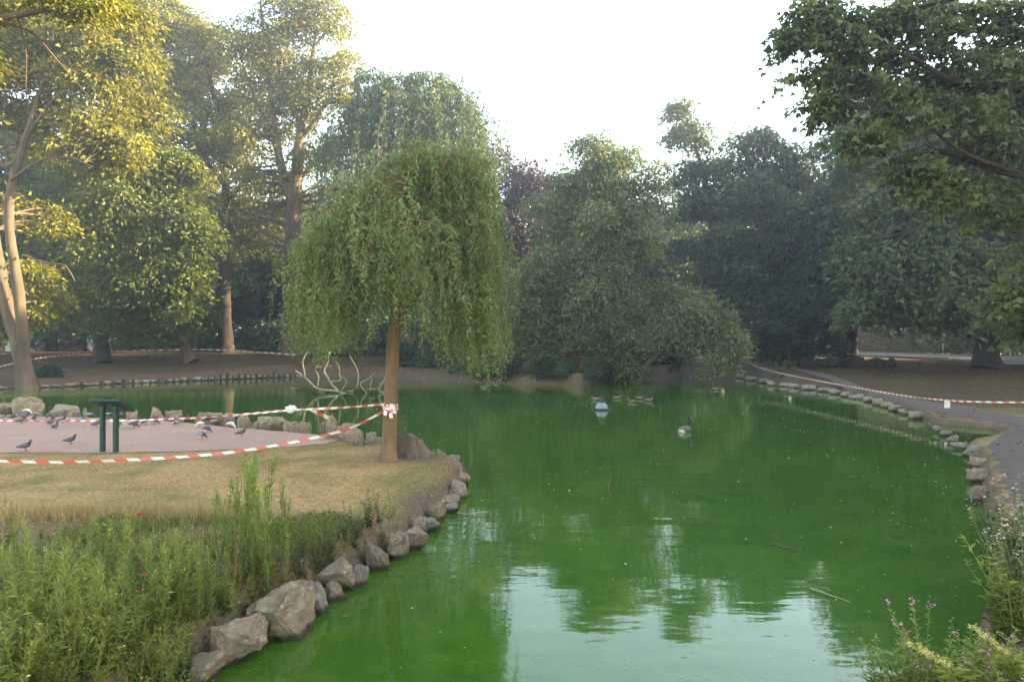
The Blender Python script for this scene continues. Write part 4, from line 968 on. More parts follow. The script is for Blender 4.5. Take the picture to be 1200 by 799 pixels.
def pigeon(x, y, face, kind, peck, label, s=1.0):
    b = G(x, y + 1.2, .372); o = link('pigeon', PM[(kind, peck)]); o.location = (b[0], b[1], b[2] + .012); o.rotation_euler = (0, 0, face); o.scale = (s * .72,) * 3
    return tag(o, label, 'pigeon', gpg)
pigeon(30, 528, .15, 'dark', 0, 'dark pigeon standing alone nearest the lawn at left', 1.1)
pigeon(83, 520, .1, 'dark', 0, 'plump dark pigeon alone between the lawn and the flock', 1.05)
pigeon(234, 500, 2.9, 'white', 1, 'white pigeon pecking among dark ones right of the lectern')
pigeon(271, 500.5, -.3, 'white', 1, 'white bodied pigeon pecking near the white squared stone')
pigeon(237, 513, -.2, 'grey', 1, 'grey pigeon pecking below the white one')
pigeon(243, 506, -.3, 'dark', 1, 'dark pigeon touching the white pecking one')
pigeon(283, 511, .4, 'dark', 0, 'dark pigeon alone farthest right on open paving')
pigeon(208, 498, 2.7, 'grey', 1, 'slim grey pigeon walking on open paving right of the group')
pigeon(32, 484, 0, 'white', 1, 'white backed pigeon by the peaked pale boulder')
for (x, y, f, k, p) in [(4, 491, .3, 'grey', 0), (14, 491.5, 0, 'dark', 0), (20, 490, 2.8, 'grey', 1), (25, 496, 1, 'dark', 0), (30, 491, .3, 'dark', 0), (40, 493, 2, 'dark', 0), (45, 488, 3, 'grey', 1), (57, 490, 2.6, 'dark', 1), (64, 491, 2.9, 'dark', 1), (60, 498, 1.4, 'dark', 0), (65, 503, 1.6, 'dark', 0), (73, 495, .1, 'dark', 0), (76, 488, 1.9, 'dark', 0),
                      (95, 494, 2.9, 'grey', 0), (113, 500, 1, 'dark', 0), (139, 501, 1.6, 'dark', 0), (123, 496, .2, 'grey', 0), (128, 488, .2, 'grey', 1), (141, 489, 1.6, 'dark', 0), (157, 500.5, .1, 'dark', 1), (161, 497, .2, 'dark', 0), (171, 497, 3, 'grey', 1), (181, 496, .1, 'grey', 1), (179, 493, 2.5, 'dark', 1), (219, 494, 1.5, 'dark', 0), (245, 493, 2.9, 'dark', 1), (252, 497, .3, 'grey', 1), (106, 489, .2, 'grey', 1)]:
    pigeon(x, y, f, k, p, {'dark': 'dark grey pigeon in the flock between the paving tape and the boulders', 'grey': 'pale winged grey pigeon in the flock between the paving tape and the boulders'}[k], random.uniform(.92, 1.08))

DK = [feather('duck_brown', (.12, .08, .05)), feather('duck_breast', (.2, .145, .095)), plain('beak_dark', (.04, .035, .03), .4), feather('goose_back', (.11, .08, .06)), feather('goose_black', (.008, .008, .008)), feather('goose_white', (.75, .72, .66))]
def duck_mesh():
    t = MB(); loft(t, [(-.27, .10, .01, .008), (-.22, .085, .05, .03), (-.12, .06, .10, .075), (0, .05, .115, .085), (.10, .055, .095, .08), (.16, .10, .05, .06), (.18, .155, .036, .04), (.195, .19, .038, .038), (.225, .195, .034, .033), (.25, .187, .02, .014)], 0)
    loft(t, [(.24, .187, .02, .012), (.29, .178, .02, .007), (.305, .176, .012, .004)], 2, 8)
    for s in (-1, 1):
        loft(t, [(-.22, .09, .01, .012), (-.1, .085, .02, .045), (.04, .075, .018, .05), (.10, .07, .004, .02)], 1, 8); t.V[-1][:, 1] += s * .095
    return mesh_quads('duck', np.concatenate(t.V), np.concatenate(t.Q), DK, np.concatenate(t.M), smooth=True)
dm = duck_mesh()
for (x, y, f, lab) in [(698, 469, 2.9, 'brown duck on the water just left of the fountain float'), (723, 467.5, .2, 'lone brown duck right of the fountain float'), (741, 472, 3.0, 'brown duck at the left of the duck trio'), (749, 468, .3, 'brown duck at the back of the duck trio'), (760, 470.5, .2, 'brown duck at the right of the duck trio'),
                       (345, 457.5, 2.8, 'duck swimming left of the forked dead branch'), (377, 461, .3, 'duck beside the foot of the forked dead branch'), (411, 460, .2, 'pale duck between the two dead branches'), (838, 457, .2, 'distant pale duck near the spreading willow'), (567, 455, .2, 'duck under the hanging willow leaves by the far bank')]:
    o = link('duck', dm); b = G(x, y, 0); o.location = (b[0], b[1], -.015); o.rotation_euler = (0, 0, f); o.scale = (.85,) * 3; tag(o, lab, 'duck', 'ducks on the pond')
t = MB()
loft(t, [(-.42, .15, .012, .01), (-.36, .13, .06, .04), (-.22, .10, .15, .12), (0, .085, .18, .145), (.17, .09, .15, .13), (.25, .13, .09, .10)], 3, 14)
loft(t, [(.20, .12, .11, .10), (.27, .17, .06, .08), (.285, .27, .042, .05), (.28, .38, .036, .05), (.285, .47, .036, .04), (.30, .515, .042, .042), (.34, .52, .044, .04), (.375, .508, .03, .025), (.43, .495, .016, .010), (.45, .492, .006, .004)], 4, 12)
loft(t, [(-.44, .10, .02, .02), (-.34, .08, .09, .07), (-.20, .06, .14, .09), (-.1, .05, .155, .09)], 5, 12)
for s in (-1, 1): loft(t, [(.30, .505, .004, .01), (.315, .50, .012, .026), (.33, .50, .012, .022), (.345, .51, .003, .008)], 5, 8); t.V[-1][:, 1] += s * .036
me = mesh_quads('goose', np.concatenate(t.V), np.concatenate(t.Q), DK, np.concatenate(t.M), smooth=True)
o = link('goose', me); b = G(803, 506, 0); o.location = (b[0], b[1], -.02); o.rotation_euler = (0, 0, .85); o.scale = (.78,) * 3; tag(o, 'brown goose with black neck and white rump swimming alone', 'goose')

# floating fountain
fb = G(705, 480.5, 0); root = thing('fountain_float', 'grey cone shaped fountain float with dark nozzle head in mid pond', 'fountain', fb)
grey = plain('grey_plastic', (.25, .255, .27), .6); dark = plain('dark_plastic', (.03, .032, .035), .5)
def lathe(prof, n=28):
    a = np.linspace(0, 2 * np.pi, n, endpoint=False); V = [(r * np.cos(q), r * np.sin(q), z) for r, z in prof for q in a]
    Qs = [(i * n + k, i * n + (k + 1) % n, (i + 1) * n + (k + 1) % n, (i + 1) * n + k) for i in range(len(prof) - 1) for k in range(n)]; return V, Qs
t = MB(); t.add(*lathe([(.002, -.05), (.30, -.05), (.345, .0), (.35, .03), (.33, .05), (.2, .055)])); t.build('float_ring', dark, root, True)
t = MB(); t.add(*lathe([(.22, .04), (.215, .10), (.17, .19), (.12, .235), (.10, .245), (.002, .25)])); t.build('cone', grey, root, True)
t = MB(); t.add(*lathe([(.10, .245), (.105, .30), (.085, .36), (.06, .42), (.07, .45), (.065, .49), (.03, .505), (.002, .51)])); t.tube([(0, 0, .43), (.06, 0, .46), (.10, 0, .44)], [.03, .02, .01], 6); t.build('nozzle', dark, root, True)

# ------------------------------------------------------------------ cars, house, posts in the far left and right
glass = plain('car_glass', (.02, .022, .025), .1, 0, .1, 4, .6); tyre = plain('tyre_rubber', (.015, .015, .015), .8); rim = plain('rim_metal', (.4, .4, .42), .3, .8); lampm = plain('headlight_glass', (.7, .7, .68), .2)
def car(label, px, D, z, c, rz=0):
    x = (px - 600) / F * D; paint = plain('car_paint', c, .3, 0, .05, 3, .5); root = thing('parked_car', label, 'car', (x, D, z), rz, 'cars parked beyond the left lawn')
    side = [(-2.1, .35), (-2.15, .6), (-2.05, .88), (-1.55, .95), (-.95, 1.38), (-.2, 1.46), (.55, 1.40), (1.15, .98), (1.9, .86), (2.15, .65), (2.15, .35)]
    bm = bmesh.new(); n = len(side); ring = []
    for yv, k in ((-.86, 0), (-.8, 1), (.8, 1), (.86, 0)):
        ring.append([bm.verts.new((a, (yv * (1 if b_ < 1.0 else .82)), b_ + (.02 if k else 0))) for a, b_ in side])
    for r in range(3):
        for i in range(n):
            bm.faces.new([ring[r][i], ring[r][(i + 1) % n], ring[r + 1][(i + 1) % n], ring[r + 1][i]])
    bm.faces.new(ring[0]); bm.faces.new(list(reversed(ring[3]))); bmesh.ops.recalc_face_normals(bm, faces=bm.faces[:])
    me = bpy.data.meshes.new('body'); bm.to_mesh(me); bm.free(); me.materials.append(paint); link('body', me, root)
    for s in (-1, 1):
        t = MB(); t.box((-.25, s * .78, 1.16), (.72, .012, .14), 0, Matrix.Rotation(s * -.28, 3, 'X')); t.build('window', glass, root)
        t = MB(); t.box((2.13, s * .6, .68), (.035, .16, .07)); t.build('headlight', lampm, root)
        for wx_ in (-1.3, 1.35):
            t = MB(); a = np.linspace(0, 2 * np.pi, 20, endpoint=False); w_ = bpy.data.objects.new('wheel', None); COL.objects.link(w_); w_.parent = root; w_.location = (wx_, s * .8, .31)
            t.tube([(0, -.1, 0), (0, .1, 0)], .31, 8); t.build('tyre', tyre, w_, True); t = MB(); t.tube([(0, -.105, 0), (0, .105, 0)], .2, 8); t.build('rim', rim, w_)
    t = MB(); t.box((.9, 0, 1.17), (.25, .62, .012), 0, Matrix.Rotation(.62, 3, 'Y')); t.build('windscreen', glass, root)
    return root
car('dark red car parked beyond the left lawn behind dark trunks', 74, 72, .85, (.12, .015, .02))
car('white car glimpsed parked at the left photo edge beyond the trunks', 8, 73, .85, (.75, .75, .74))
car('pale silver car parked behind the slanting trunk', 214, 74, .85, (.55, .56, .58))
car('white car parked farthest right beyond the left lawn', 284, 68, .85, (.75, .76, .77), .5)
hb = np.array([(105 - 600) / F * 100, 100, .8]); root = thing('white_house', 'long white walled house glimpsed behind the far left trunks', 'house', hb)
wall_m = plain('white_render', (.75, .73, .70), .85); roof_m = plain('roof_slate', (.10, .09, .09), .8); win_m = plain('window_glass', (.03, .035, .04), .1)
t = MB(); t.box((0, 0, 2.6), (14, 4, 2.6)); t.build('wall', wall_m, root)
t = MB(); t.add([(-14.4, -4.4, 5.2), (14.4, -4.4, 5.2), (14.4, 0, 8), (-14.4, 0, 8), (14.4, 4.4, 5.2), (-14.4, 4.4, 5.2)], [(0, 1, 2, 3), (3, 2, 4, 5), (0, 3, 5, 5), (1, 4, 2, 2)]); t.build('roof', roof_m, root)
for k in range(7):
    for zz in (1.5, 3.9):
        if zz < 2 and k == 3: continue
        t = MB(); t.box((-11.4 + k * 3.8, -4.02, zz), (.55, .03, .7)); t.build('window', win_m, root)
t = MB(); t.box((0, -4.03, 1.05), (.5, .04, 1.05)); t.build('door', plain('door_paint', (.03, .05, .09), .5), root)
b = ground_at(1105, 417); t = MB(); t.tube([b, b + [0, 0, 1.0], b + [0, 0, 1.08]], [.075, .07, .05], 8); t.tube([b + [0, 0, .82], b + [0, 0, .9]], .078, 8)
o = t.build('marker_post', plain('pale_post', (.4, .39, .37), .8), None, True, b); o.location = b; tag(o, 'pale short marker post beside the road at right', 'post')

# ------------------------------------------------------------------ low plants
M['weed'] = leaf_mat('weed_leaf', (.085, .115, .024), (.185, .22, .042), (.36, .37, .085), .42)
M['weed_dark'] = leaf_mat('mugwort_leaf', (.03, .055, .018), (.055, .085, .028), (.10, .14, .045), .32)
M['weed_yellow'] = leaf_mat('yellowing_leaf', (.15, .175, .03), (.27, .29, .05), (.42, .40, .09), .42)
M['weed_light'] = leaf_mat('light_weed_leaf', (.10, .15, .03), (.22, .28, .05), (.42, .45, .12), .42)
M['straw'] = leaf_mat('straw', (.26, .18, .08), (.42, .31, .15), (.6, .47, .26), .25, .7, .2)
M['rust'] = leaf_mat('dead_weed', (.12, .055, .022), (.25, .13, .055), (.42, .26, .12), .25, .7, .2)
M['stem'] = plain('plant_stem', (.16, .19, .06), .7); M['red'] = plain('poppy_red', (.62, .06, .03), .6); M['pink'] = plain('pink_petal', (.50, .2, .33), .6); M['pale_pink'] = plain('pale_pink_petal', (.6, .38, .38), .6); M['yellow'] = plain('yellow_petal', (.62, .52, .17), .6)
PROTO = {}
def proto(kind, var):
    """a plant one metre tall at the origin"""
    r = np.random.default_rng(hash((kind, var)) % 1000 if False else sum(map(ord, kind)) * 7 + var)
    st, lf, fl = MB(), MB(), MB(); lm, fm = M['weed'], None
    def stem(path, rad): st.tube(path, rad, 4, cap=False)
    def along(path, n, L, Wd, up=.6, spread=1.0, t0=.1, t1=1.0, taper=.5, bias=.45):
        t = r.uniform(t0, t1, n); i = t * (len(path) - 1); k = np.minimum(i.astype(int), len(path) - 2); f = (i - k)[:, None]
        p = path[k] * (1 - f) + path[k + 1] * f; a = r.uniform(0, 2 * np.pi, n)
        ax_ = np.stack([np.cos(a) * spread, np.sin(a) * spread, np.full(n, up)], 1) + r.normal(size=(n, 3)) * .18
        s = L * (1 - taper * t) * r.uniform(.7, 1.25, n)
        lf.leaves(p, ax_, np.stack([-np.cos(a) * .4, -np.sin(a) * .4, np.ones(n)], 1) + r.normal(size=(n, 3)) * .3, s, s * Wd, 0, np.clip(bias + .5 * (t - .5) + r.normal(size=n) * .16, 0, 1))
    if kind == 'horseweed':
        lm = M['weed_light']
        lean = r.normal(size=2) * .06; path = np.array([(lean[0] * t ** 2 + .01 * math.sin(t * 9), lean[1] * t ** 2, t) for t in np.linspace(0, 1, 9)])
        stem(path, np.linspace(.007, .002, 9)); along(path, 150, .125, .12, .9, .8, .05, 1, .45)
        for k in range(9):
            t = r.uniform(.5, .92); a = r.uniform(0, 6.3); b = path[int(t * 8)]; q = np.array([b, b + [.04 * math.cos(a), .04 * math.sin(a), .07], b + [.05 * math.cos(a), .05 * math.sin(a), .16]]); stem(q, .0018); along(q, 14, .045, .14, .8, .7, 0, 1, .4, .6)
    elif kind == 'dock':
        lm = M['rust']
        for s in range(3):
            a = r.uniform(0, 6.3); o = r.uniform(.04, .2); path = np.array([(o * t * math.cos(a), o * t * math.sin(a), t * (1 - .15 * s)) for t in np.linspace(0, 1, 8)]); stem(path, np.linspace(.005, .002, 8)); along(path, 40, .05, .3, .9, .7, .45, 1, .3); along(path, 8, .14, .22, -.3, 1, .05, .5, .3)
    elif kind == 'mugwort':
        lm = M['weed_dark']
        for s in range(4):
            a = r.uniform(0, 6.3); o = r.uniform(.1, .28); path = np.array([(o * t * math.cos(a), o * t * math.sin(a), t * r.uniform(.97, 1) * (1 - .12 * s)) for t in np.linspace(0, 1, 8)]); stem(path, np.linspace(.006, .002, 8)); along(path, 60, .11, .35, .35, 1, .05, 1, .6)
    elif kind == 'leafy':
        for s in range(5):
            a = r.uniform(0, 6.3); o = r.uniform(.05, .35); hh = r.uniform(.65, 1); path = np.array([(o * t ** 1.3 * math.cos(a), o * t ** 1.3 * math.sin(a), t * hh) for t in np.linspace(0, 1, 8)]); stem(path, np.linspace(.006, .002, 8)); along(path, 34, .17, .3, .45, 1, .08, 1, .5)
    elif kind == 'mustard':
        lm = M['weed_yellow']; fm = M['yellow']
        for s in range(6):
            a = r.uniform(0, 6.3); o = r.uniform(.05, .4); hh = r.uniform(.6, 1); path = np.array([(o * t ** 1.4 * math.cos(a), o * t ** 1.4 * math.sin(a), t * hh) for t in np.linspace(0, 1, 8)]); stem(path, np.linspace(.005, .0016, 8)); along(path, 30, .12, .16, .8, .7, .1, 1, .4)
            if r.random() < .35:
                e = path[-1]; n = 6; aa = np.linspace(0, 2 * np.pi, n, endpoint=False); fl.leaves(np.repeat(e[None], n, 0), np.stack([np.cos(aa), np.sin(aa), np.full(n, .4)], 1), np.tile([0, 0, 1.0], (n, 1)), .022, .016)
    elif kind in ('willowherb', 'campion'):
        fm = M['pink'] if kind == 'willowherb' else M['pale_pink']; lm = M['weed'] if kind == 'willowherb' else M['weed_dark']
        for s in range(4):
            a = r.uniform(0, 6.3); o = r.uniform(.05, .3); hh = r.uniform(.7, 1); path = np.array([(o * t ** 1.3 * math.cos(a), o * t ** 1.3 * math.sin(a), t * hh) for t in np.linspace(0, 1, 8)]); stem(path, np.linspace(.006, .002, 8)); along(path, 46, .10, .24, .5, 1, .05, .95, .5)
            n = 6 if kind == 'willowherb' else 3; e = path[-1] + r.normal(size=(n, 3)) * np.array([.025, .025, .04])
            for q in e:
                aa = r.uniform(0, 6.3) + np.arange(4) * 1.57; fl.leaves(np.repeat(q[None], 4, 0), np.stack([np.cos(aa), np.sin(aa), r.normal(size=4) * .4], 1), np.tile([0, 0, 1.0], (4, 1)) + r.normal(size=(4, 3)) * .3, .017, .014)
    elif kind == 'goldenrod':
        fm = M['yellow']; path = np.array([(.45 * t ** 2, .05 * t, t * (1 - .22 * t * t)) for t in np.linspace(0, 1, 10)]); stem(path, np.linspace(.008, .003, 10)); along(path, 46, .2, .22, .3, 1, .1, .9, .45, .6)
        d = unit(path[-1] - path[-3])
        for k in range(16):
            b = path[-1] - d * k * .016; a = r.uniform(0, 6.3); q = b + np.array([math.cos(a), math.sin(a), .4]) * .05 * r.uniform(.4, 1.2)
            stem(np.array([b, (b + q) / 2 + [0, 0, .01], q]), .0015); n = 26; pp = b + (q - b) * r.random((n, 1)) + r.normal(size=(n, 3)) * .008
            fl.leaves(pp, rand_dirs(n, r), rand_dirs(n, r), .010, .008)
    elif kind == 'poppy':
        fm = M['red']; path = np.array([(.06 * math.sin(t * 3), .03 * t, t) for t in np.linspace(0, 1, 8)]); stem(path, .003); along(path, 10, .12, .3, .4, 1, 0, .5, .4)
        for k in range(2):
            n = 6; aa = np.arange(n) * 2 * np.pi / n + k * .5; fl.leaves(np.repeat(path[-1][None], n, 0), np.stack([np.cos(aa), np.sin(aa), np.full(n, .5 + .4 * k)], 1), np.tile([0, 0, 1.0], (n, 1)), .045, .05)
    return st, lf, fl, lm, fm
NAMES = {'horseweed': 'horseweed', 'mugwort': 'mugwort', 'dock': 'dead_dock', 'leafy': 'leafy_weed', 'mustard': 'mustard_plant', 'willowherb': 'willowherb', 'campion': 'campion', 'goldenrod': 'goldenrod', 'poppy': 'poppy'}
def plant(kind, var, loc, s, label, group=None, rz=None, tilt=None, cat='plant'):
    if kind in ('leafy', 'mustard', 'horseweed') and loc[0] < -1.5 and loc[1] < 9 and 'boulder' not in label: s *= uneven(loc)
    rz = random.uniform(0, 6.3) if rz is None else rz; tilt = tilt or (random.uniform(-.1, .1), random.uniform(-.1, .1))
    if (kind, var) not in PROTO:
        st, lf, fl, lm, fm = proto(kind, var); root = thing(NAMES[kind], label, cat, loc, rz, group); root.scale = (s,) * 3; root.rotation_euler = (*tilt, rz)
        st.build('stem', M['stem'], root); lf.build('foliage', lm, root)
        if fm and fl.n: fl.build('blossom', fm, root)
        PROTO[(kind, var)] = root; remember(root); return root
    return dup(PROTO[(kind, var)], loc, rz, s, label, group, tilt)
def uneven(b):
    # how vigorously the weeds grow here, patch by patch
    return .92 + .3 * math.sin(b[0] * 3.1 + 1.4 * math.sin(b[1] * 2.3)) * math.sin(b[1] * 2.9 + .8) + .1 * math.sin(b[0] * 9 + b[1] * 7)
def bed_point(x, y): b = ground_at(x, y); b[2] -= .01; return b

pr = random.Random(5)
# tall stand of horseweed behind the largest boulder
for k in range(30):
    x = pr.gauss(292, 20); y = pr.uniform(640, 690); hgt = pr.uniform(.55, .80) if abs(x - 300) > 22 else pr.uniform(.72, .98)
    plant('horseweed', k % 3, bed_point(x, y), hgt, 'tall narrow leaved horseweed in the dense stand above the largest boulder', 'horseweed stand above the largest boulder')
for k in range(26):
    plant('horseweed', k % 3, bed_point(pr.uniform(150, 270), pr.uniform(665, 760)), pr.uniform(.42, .66), 'slender green horseweed in the middle of the weed bed', 'slender weeds in the middle of the bed')
for k in range(18):
    x = pr.uniform(330, 450); plant('mugwort', k % 2, bed_point(x, np.interp(x, [330, 450], [668, 640]) + pr.uniform(-10, 6)), pr.uniform(.28, .48), 'dark green mugwort clump plant on the shore between stand and hollow', 'dark mugwort along the shore')
plant('mugwort', 0, bed_point(455, 640), .55, 'tallest dark mugwort sprig beside the shore rocks')
plant('horseweed', 1, bed_point(458, 628), .42, 'lone dark spike of weed at the right end of the weed clump')
for k in range(60):
    plant('leafy', k % 3, bed_point(pr.uniform(-30, 240), pr.uniform(680, 900)), pr.uniform(.35, .66), 'broad leaved green weed in the near left bed', 'leafy weeds of the near left bed')
for k in range(48):
    plant('mustard', k % 3, bed_point(pr.uniform(-30, 200), pr.uniform(690, 900)), pr.uniform(.4, .72), 'yellowish feathery weed in the near left bed', 'yellowish weeds of the near left bed')
for k in range(26):
    plant('leafy', k % 3, bed_point(pr.uniform(-20, 260), pr.uniform(628, 680)), pr.uniform(.18, .36), 'low leafy weed at the back of the left bed by the dry grass', 'low weeds at the back of the bed')
for k in range(26):
    x = pr.uniform(190, 300); plant('leafy', k % 3, bed_point(x, np.interp(x, [190, 300], [800, 712]) + pr.uniform(-25, 4)), pr.uniform(.16, .3), 'small leafy weed growing between the big boulders', 'small weeds between the boulders')
for k in range(9): plant('mugwort', k % 2, bed_point(pr.uniform(405, 450), pr.uniform(650, 672)), pr.uniform(.16, .3), 'short dark weed hanging over the shore gap', 'short weeds at the shore gap')
plant('poppy', 0, bed_point(165, 690), .62, 'red poppy flower highest in the weed bed'); plant('poppy', 0, bed_point(164, 800), .50, 'left of the two low red poppies'); plant('poppy', 0, bed_point(170, 806), .44, 'right of the two low red poppies')
for k in range(34):
    plant('horseweed', k % 3, bed_point(pr.uniform(-20, 170), pr.uniform(680, 800)), pr.uniform(.5, .78), 'tall narrow weed standing among the near left weeds', 'tall weeds of the near left bed')
for k in range(16):
    plant('dock', k % 2, bed_point(pr.uniform(0, 300), pr.uniform(640, 790)), pr.uniform(.35, .62), 'rusty dead dock stem standing among the green weeds', 'dead dock stems in the left bed')
# right bank
for k in range(40):
    plant('campion', k % 3, bed_point(pr.uniform(1160, 1300), pr.uniform(640, 760)), pr.uniform(.55, .95), 'bushy pale pink campion on the right bank', 'campion on the right bank')
for k in range(34):
    plant('leafy', k % 3, bed_point(pr.uniform(1165, 1300), pr.uniform(640, 760)), pr.uniform(.5, .85), 'green leafy weed among the pale pink campion', 'leafy weeds of the right bank')
for k in range(7):
    plant('willowherb', k % 3, np.array([pr.uniform(2.15, 2.9), pr.uniform(3.7, 4.6), .2]), pr.uniform(.45, .62), 'pink flowered willowherb in the bottom right corner', 'willowherb in the bottom right corner')
for k in range(44):
    x = pr.uniform(2.15, 3.0); plant('leafy', k % 3, np.array([x, pr.uniform(3.5, 4.4), .25]), pr.uniform(.35, .62) * (.8 + .2 * (x > 2.4)), 'green leafy weed in the bottom right corner', 'leafy weeds of the bottom right corner')
for k, (x, y, s, rz, lab) in enumerate([(2.38, 3.75, .78, 3.0, 'goldenrod stem arching left over the water in the bottom corner'), (2.75, 3.8, .75, 2.2, 'goldenrod with pale yellow plume right of the arching one'), (2.55, 3.5, .62, 1.2, 'short goldenrod at the bottom photo edge'), (2.9, 4.1, .7, .3, 'goldenrod farthest right in the bottom corner')]):
    plant('goldenrod', 0, np.array([x, y, .25]), s, lab, 'goldenrod in the bottom right corner', rz, (0, 0))
# far plants
b = ground_at(52, 447)
def bush_at(name, label, px, py, w, h, leafm, seed, leaf=.14):
    D = ground_at(px, py)[1]
    return grow(name, label, 'shrub', [[(px, py, 0, .05), (px + 1, py - h * .3, 0, .04), (px, py - h * .6, 0, .02)]], [(px, py - h * .5, w * .4, h * .45, 0), (px - w * .25, py - h * .4, w * .25, h * .35, 0), (px + w * .27, py - h * .42, w * .25, h * .38, 0)], D, M['bark_dark'], leafm, leaf, 45, .32, 1.2, r0=.05, seed=seed)
bush_at('laurel_bush', 'round dark green bush at the foot of the pale forked trunk', 52, 447, 34, 22, M['leaf_dark'], 91)
for k in range(9):
    q = ground_at(178 + k * 3, 447 - (k % 3)); plant('leafy', k % 3, q, pr.uniform(.55, .85), 'pale green weed tuft plant on the far left bank edge', 'weed tuft on the far left bank')
for k in range(14):
    x = pr.uniform(350, 460); q = ground_at(x, 442 - pr.uniform(0, 1.5)); plant('leafy', k % 3, q, pr.uniform(.35, .7), 'green weed on the far bank behind the dead branches', 'weeds on the far bank')
for k in range(8):
    q = ground_at(pr.uniform(870, 960), 445 - pr.uniform(3, 12)) ; q = ground_at(pr.uniform(905, 930), 437); plant('leafy', k % 3, q, pr.uniform(.4, .7), 'pale weed by the far path under the dark bush', 'weeds by the far path')

# ---- grass, straw, litter and floating specks: what nobody could count
gr = np.random.default_rng(41)
def scatter(n, x0, x1, y0, y1, keep):
    X = gr.uniform(x0, x1, n); Y = gr.uniform(y0, y1, n); k = keep(X, Y); return X[k], Y[k]
pav = [tuple(G(x, y, .37)[:2]) for x, y in ap]
X, Y = scatter(150000, -10.5, 0, 7.6, 15.2, lambda x, y: (sdist(x, y) > .22) & ~in_poly(x, y, pav) & (np.abs(x) < y * .72 + .3) & (gr.random(len(x)) < .55 + .4 * np.sin(x * 2.1 + np.sin(y * 1.7)) * np.sin(y * 1.9 + 1)))
hx, hy = G(508, 578, .36)[:2]; k = (((X - hx) / .5) ** 2 + ((Y - hy) / 1.0) ** 2) > 1; X, Y = X[k], Y[k]
n = len(X); t = MB(); ax_ = gr.normal(size=(n, 3)) * .9 + [0, 0, .75]
t.leaves(np.stack([X, Y, height(X, Y) - .004], 1), ax_, gr.normal(size=(n, 3)), gr.uniform(.02, .05, n), gr.uniform(.004, .008, n), 0, np.clip(gr.normal(.45, .22, n), 0, 1))
M['lawn_blade'] = leaf_mat('lawn_blade', (.19, .145, .045), (.42, .275, .125), (.62, .45, .24), .2, .7, .2)
tag(t.build('lawn_grass', M['lawn_blade']), 'short parched grass on the lawn point', 'grass', kind='stuff')
def clumps(cs, n, spread, lo, hi, wd, m, name, label, lean=.45):
    t = MB()
    for c in cs:
        p = c + gr.normal(size=(n, 3)) * np.array([spread, spread * .6, 0]); p[:, 2] = height(p[:, 0], p[:, 1]) - .01
        ln = gr.uniform(lo, hi, n); t.leaves(p, gr.normal(size=(n, 3)) * lean + [0, 0, 1], gr.normal(size=(n, 3)), ln, wd, 0, np.clip(gr.normal(.5, .2, n), 0, 1), .1)
    return tag(t.build(name, m), label, 'grass', kind='stuff')
cs = [ground_at(x, y) for x, y in [(40, 608), (62, 606), (80, 608), (100, 606), (20, 610), (160, 606), (185, 604), (210, 606), (235, 610), (0, 606), (225, 640), (205, 650), (130, 608), (260, 606)]]
clumps(cs, 340, .22, .10, .26, .006, M['straw'], 'dry_grass', 'straw coloured dry grass tufts along the lawn edge of the bed')
cs = [ground_at(x, y) for x, y in [(322, 682), (340, 676), (352, 672), (365, 668), (312, 690), (385, 655), (300, 700), (395, 648)]]
clumps(cs, 260, .10, .04, .14, .007, M['rust'], 'dead_weeds', 'rusty dead weeds behind the shore boulders', .8)
X, Y = scatter(60000, -4.6, -1.2, 3.8, 9.3, lambda x, y: (sdist(x, y) > .12) & (y + .25 * wob(x, y) < 8.5 + .2 * np.sin(x * 5)) & (np.abs(x) < y * .74 + .2) & (gr.random(len(x)) < .5 + .45 * np.sin(x * 3.1 + 1.4 * np.sin(y * 2.3)) * np.sin(y * 2.9 + .8)))
n = len(X); t = MB(); hh = gr.random(n) ** 1.6 * np.interp(Y, [4, 6.5, 8.5], [.34, .18, .06])
t.leaves(np.stack([X, Y, height(X, Y) + hh], 1), gr.normal(size=(n, 3)) + [0, 0, .5], gr.normal(size=(n, 3)) * .6 + [0, 0, 1], gr.uniform(.025, .07, n), gr.uniform(.010, .022, n), 0, np.clip(gr.normal(.4, .22, n), 0, 1))
tag(t.build('ground_cover', M['weed']), 'low tangle of small green leaves under the weeds', 'ground cover', kind='stuff')
X, Y = scatter(16000, 6, 42, 10, 52, lambda x, y: (sdist(x, y) > .3) & (gr.random(len(x)) < np.where(sdist(x, y) > 3.4, 1, .12)))
n = len(X); t = MB(); t.leaves(np.stack([X, Y, height(X, Y) + .052], 1), gr.normal(size=(n, 3)) * [1, 1, .15], gr.normal(size=(n, 3)) * .3 + [0, 0, 1], gr.uniform(.06, .14, n), gr.uniform(.04, .08, n), 0, np.clip(gr.normal(.35, .25, n), 0, 1))
tag(t.build('leaf_litter', M['rust']), 'brown fallen leaves strewn over the right lawn', 'leaves', kind='stuff')
X, Y = scatter(5200, -6, 14, 4, 34, lambda x, y: (sdist(x, y) < -.08) & (gr.random(len(x)) < np.clip(.16 + .5 * (sdist(x, y) > -1.2) * (x > 3), 0, 1)))
n = len(X); t = MB(); sz = gr.uniform(.012, .045, n) * np.interp(Y, [4, 12, 30], [.7, 1.3, 2.2]); t.leaves(np.stack([X, Y, np.full(n, .006)], 1), gr.normal(size=(n, 3)) * [1, 1, .03], gr.normal(size=(n, 3)) * .1 + [0, 0, 1], sz, sz * .5, 0, np.clip(gr.normal(.6, .25, n), 0, 1), .05)
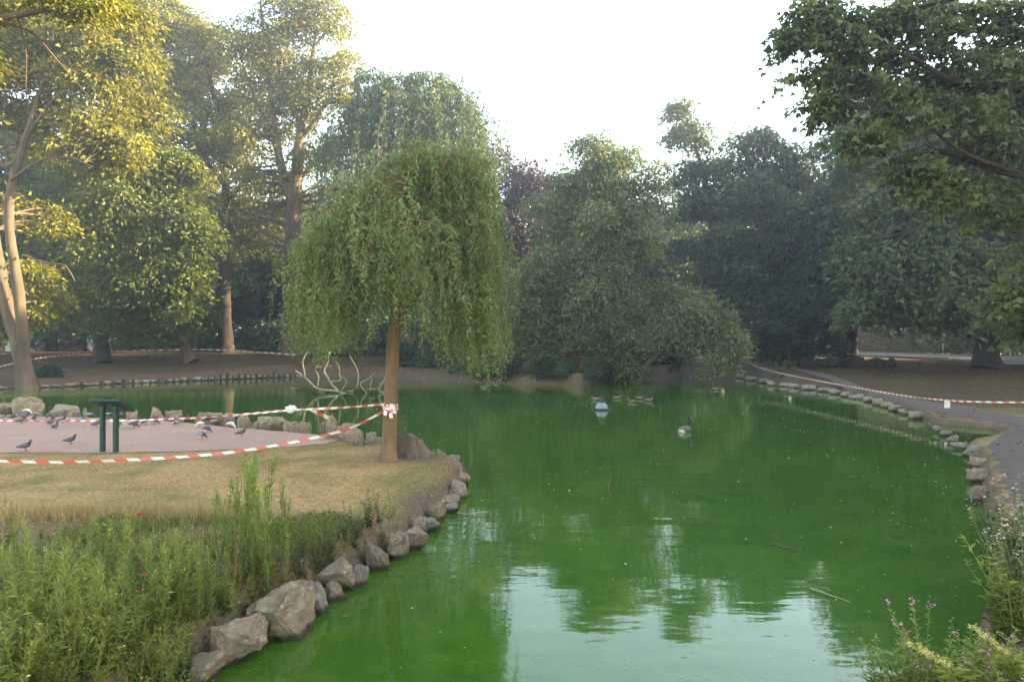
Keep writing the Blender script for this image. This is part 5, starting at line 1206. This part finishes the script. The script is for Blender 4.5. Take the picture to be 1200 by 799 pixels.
M['fleck'] = leaf_mat('floating_fleck', (.25, .24, .08), (.5, .45, .28), (.8, .76, .68), .2)
tag(t.build('floating_leaves', M['fleck']), 'pale leaf and feather specks floating on the green water', 'leaves', kind='stuff')
X, Y = scatter(900, -4.5, -.9, 8.5, 15, lambda x, y: (sdist(x, y) > .15) & ((np.abs(x - hx) < .5) & (np.abs(y - hy) < .9) | (gr.random(len(x)) < .35)))
n = len(X); t = MB(); sz = gr.uniform(.012, .035, n); t.leaves(np.stack([X, Y, height(X, Y) + .012], 1), gr.normal(size=(n, 3)) * [1, 1, .1], gr.normal(size=(n, 3)) * .3 + [0, 0, 1], sz, sz * .6, 0, np.clip(gr.normal(.7, .25, n), 0, 1))
tag(t.build('scattered_feathers', M['straw']), 'pale leaf scraps and feathers scattered on the lawn point', 'feathers', kind='stuff')

X, Y = scatter(2600, -19, -3, 13, 24, lambda x, y: in_poly(x, y, pav))
n = len(X); t = MB(); sz = gr.uniform(.01, .045, n); t.leaves(np.stack([X, Y, height(X, Y) + .017], 1), gr.normal(size=(n, 3)) * [1, 1, .05], gr.normal(size=(n, 3)) * .15 + [0, 0, 1], sz, sz * .7, 0, np.clip(gr.normal(.5, .4, n), 0, 1), .1)
M['grit'] = leaf_mat('grit_and_droppings', (.07, .05, .04), (.3, .22, .18), (.7, .66, .6), .05)
tag(t.build('paving_grit', M['grit']), 'droppings, feathers and grit strewn over the pink paving', 'grit', kind='stuff')

# ------------------------------------------------------------------ air volume added to imitate lens glare
VEIL = .0018
if VEIL:
    t = MB(); t.box((0, 120, 17.5), (256, 186, 22.5)); m = bpy.data.materials.new('veil_air'); m.use_nodes = True; N = m.node_tree.nodes; N.remove(N['Principled BSDF'])
    v = N.new('ShaderNodeVolumePrincipled'); v.inputs['Density'].default_value = VEIL; v.inputs['Color'].default_value = (.80, .88, 1.0, 1); v.inputs['Anisotropy'].default_value = .6
    m.node_tree.links.new(v.outputs[0], N['Material Output'].inputs['Volume'])
    tag(t.build('veil', m), 'pale veil added to the air in place of lens glare', 'veil', kind='stuff')
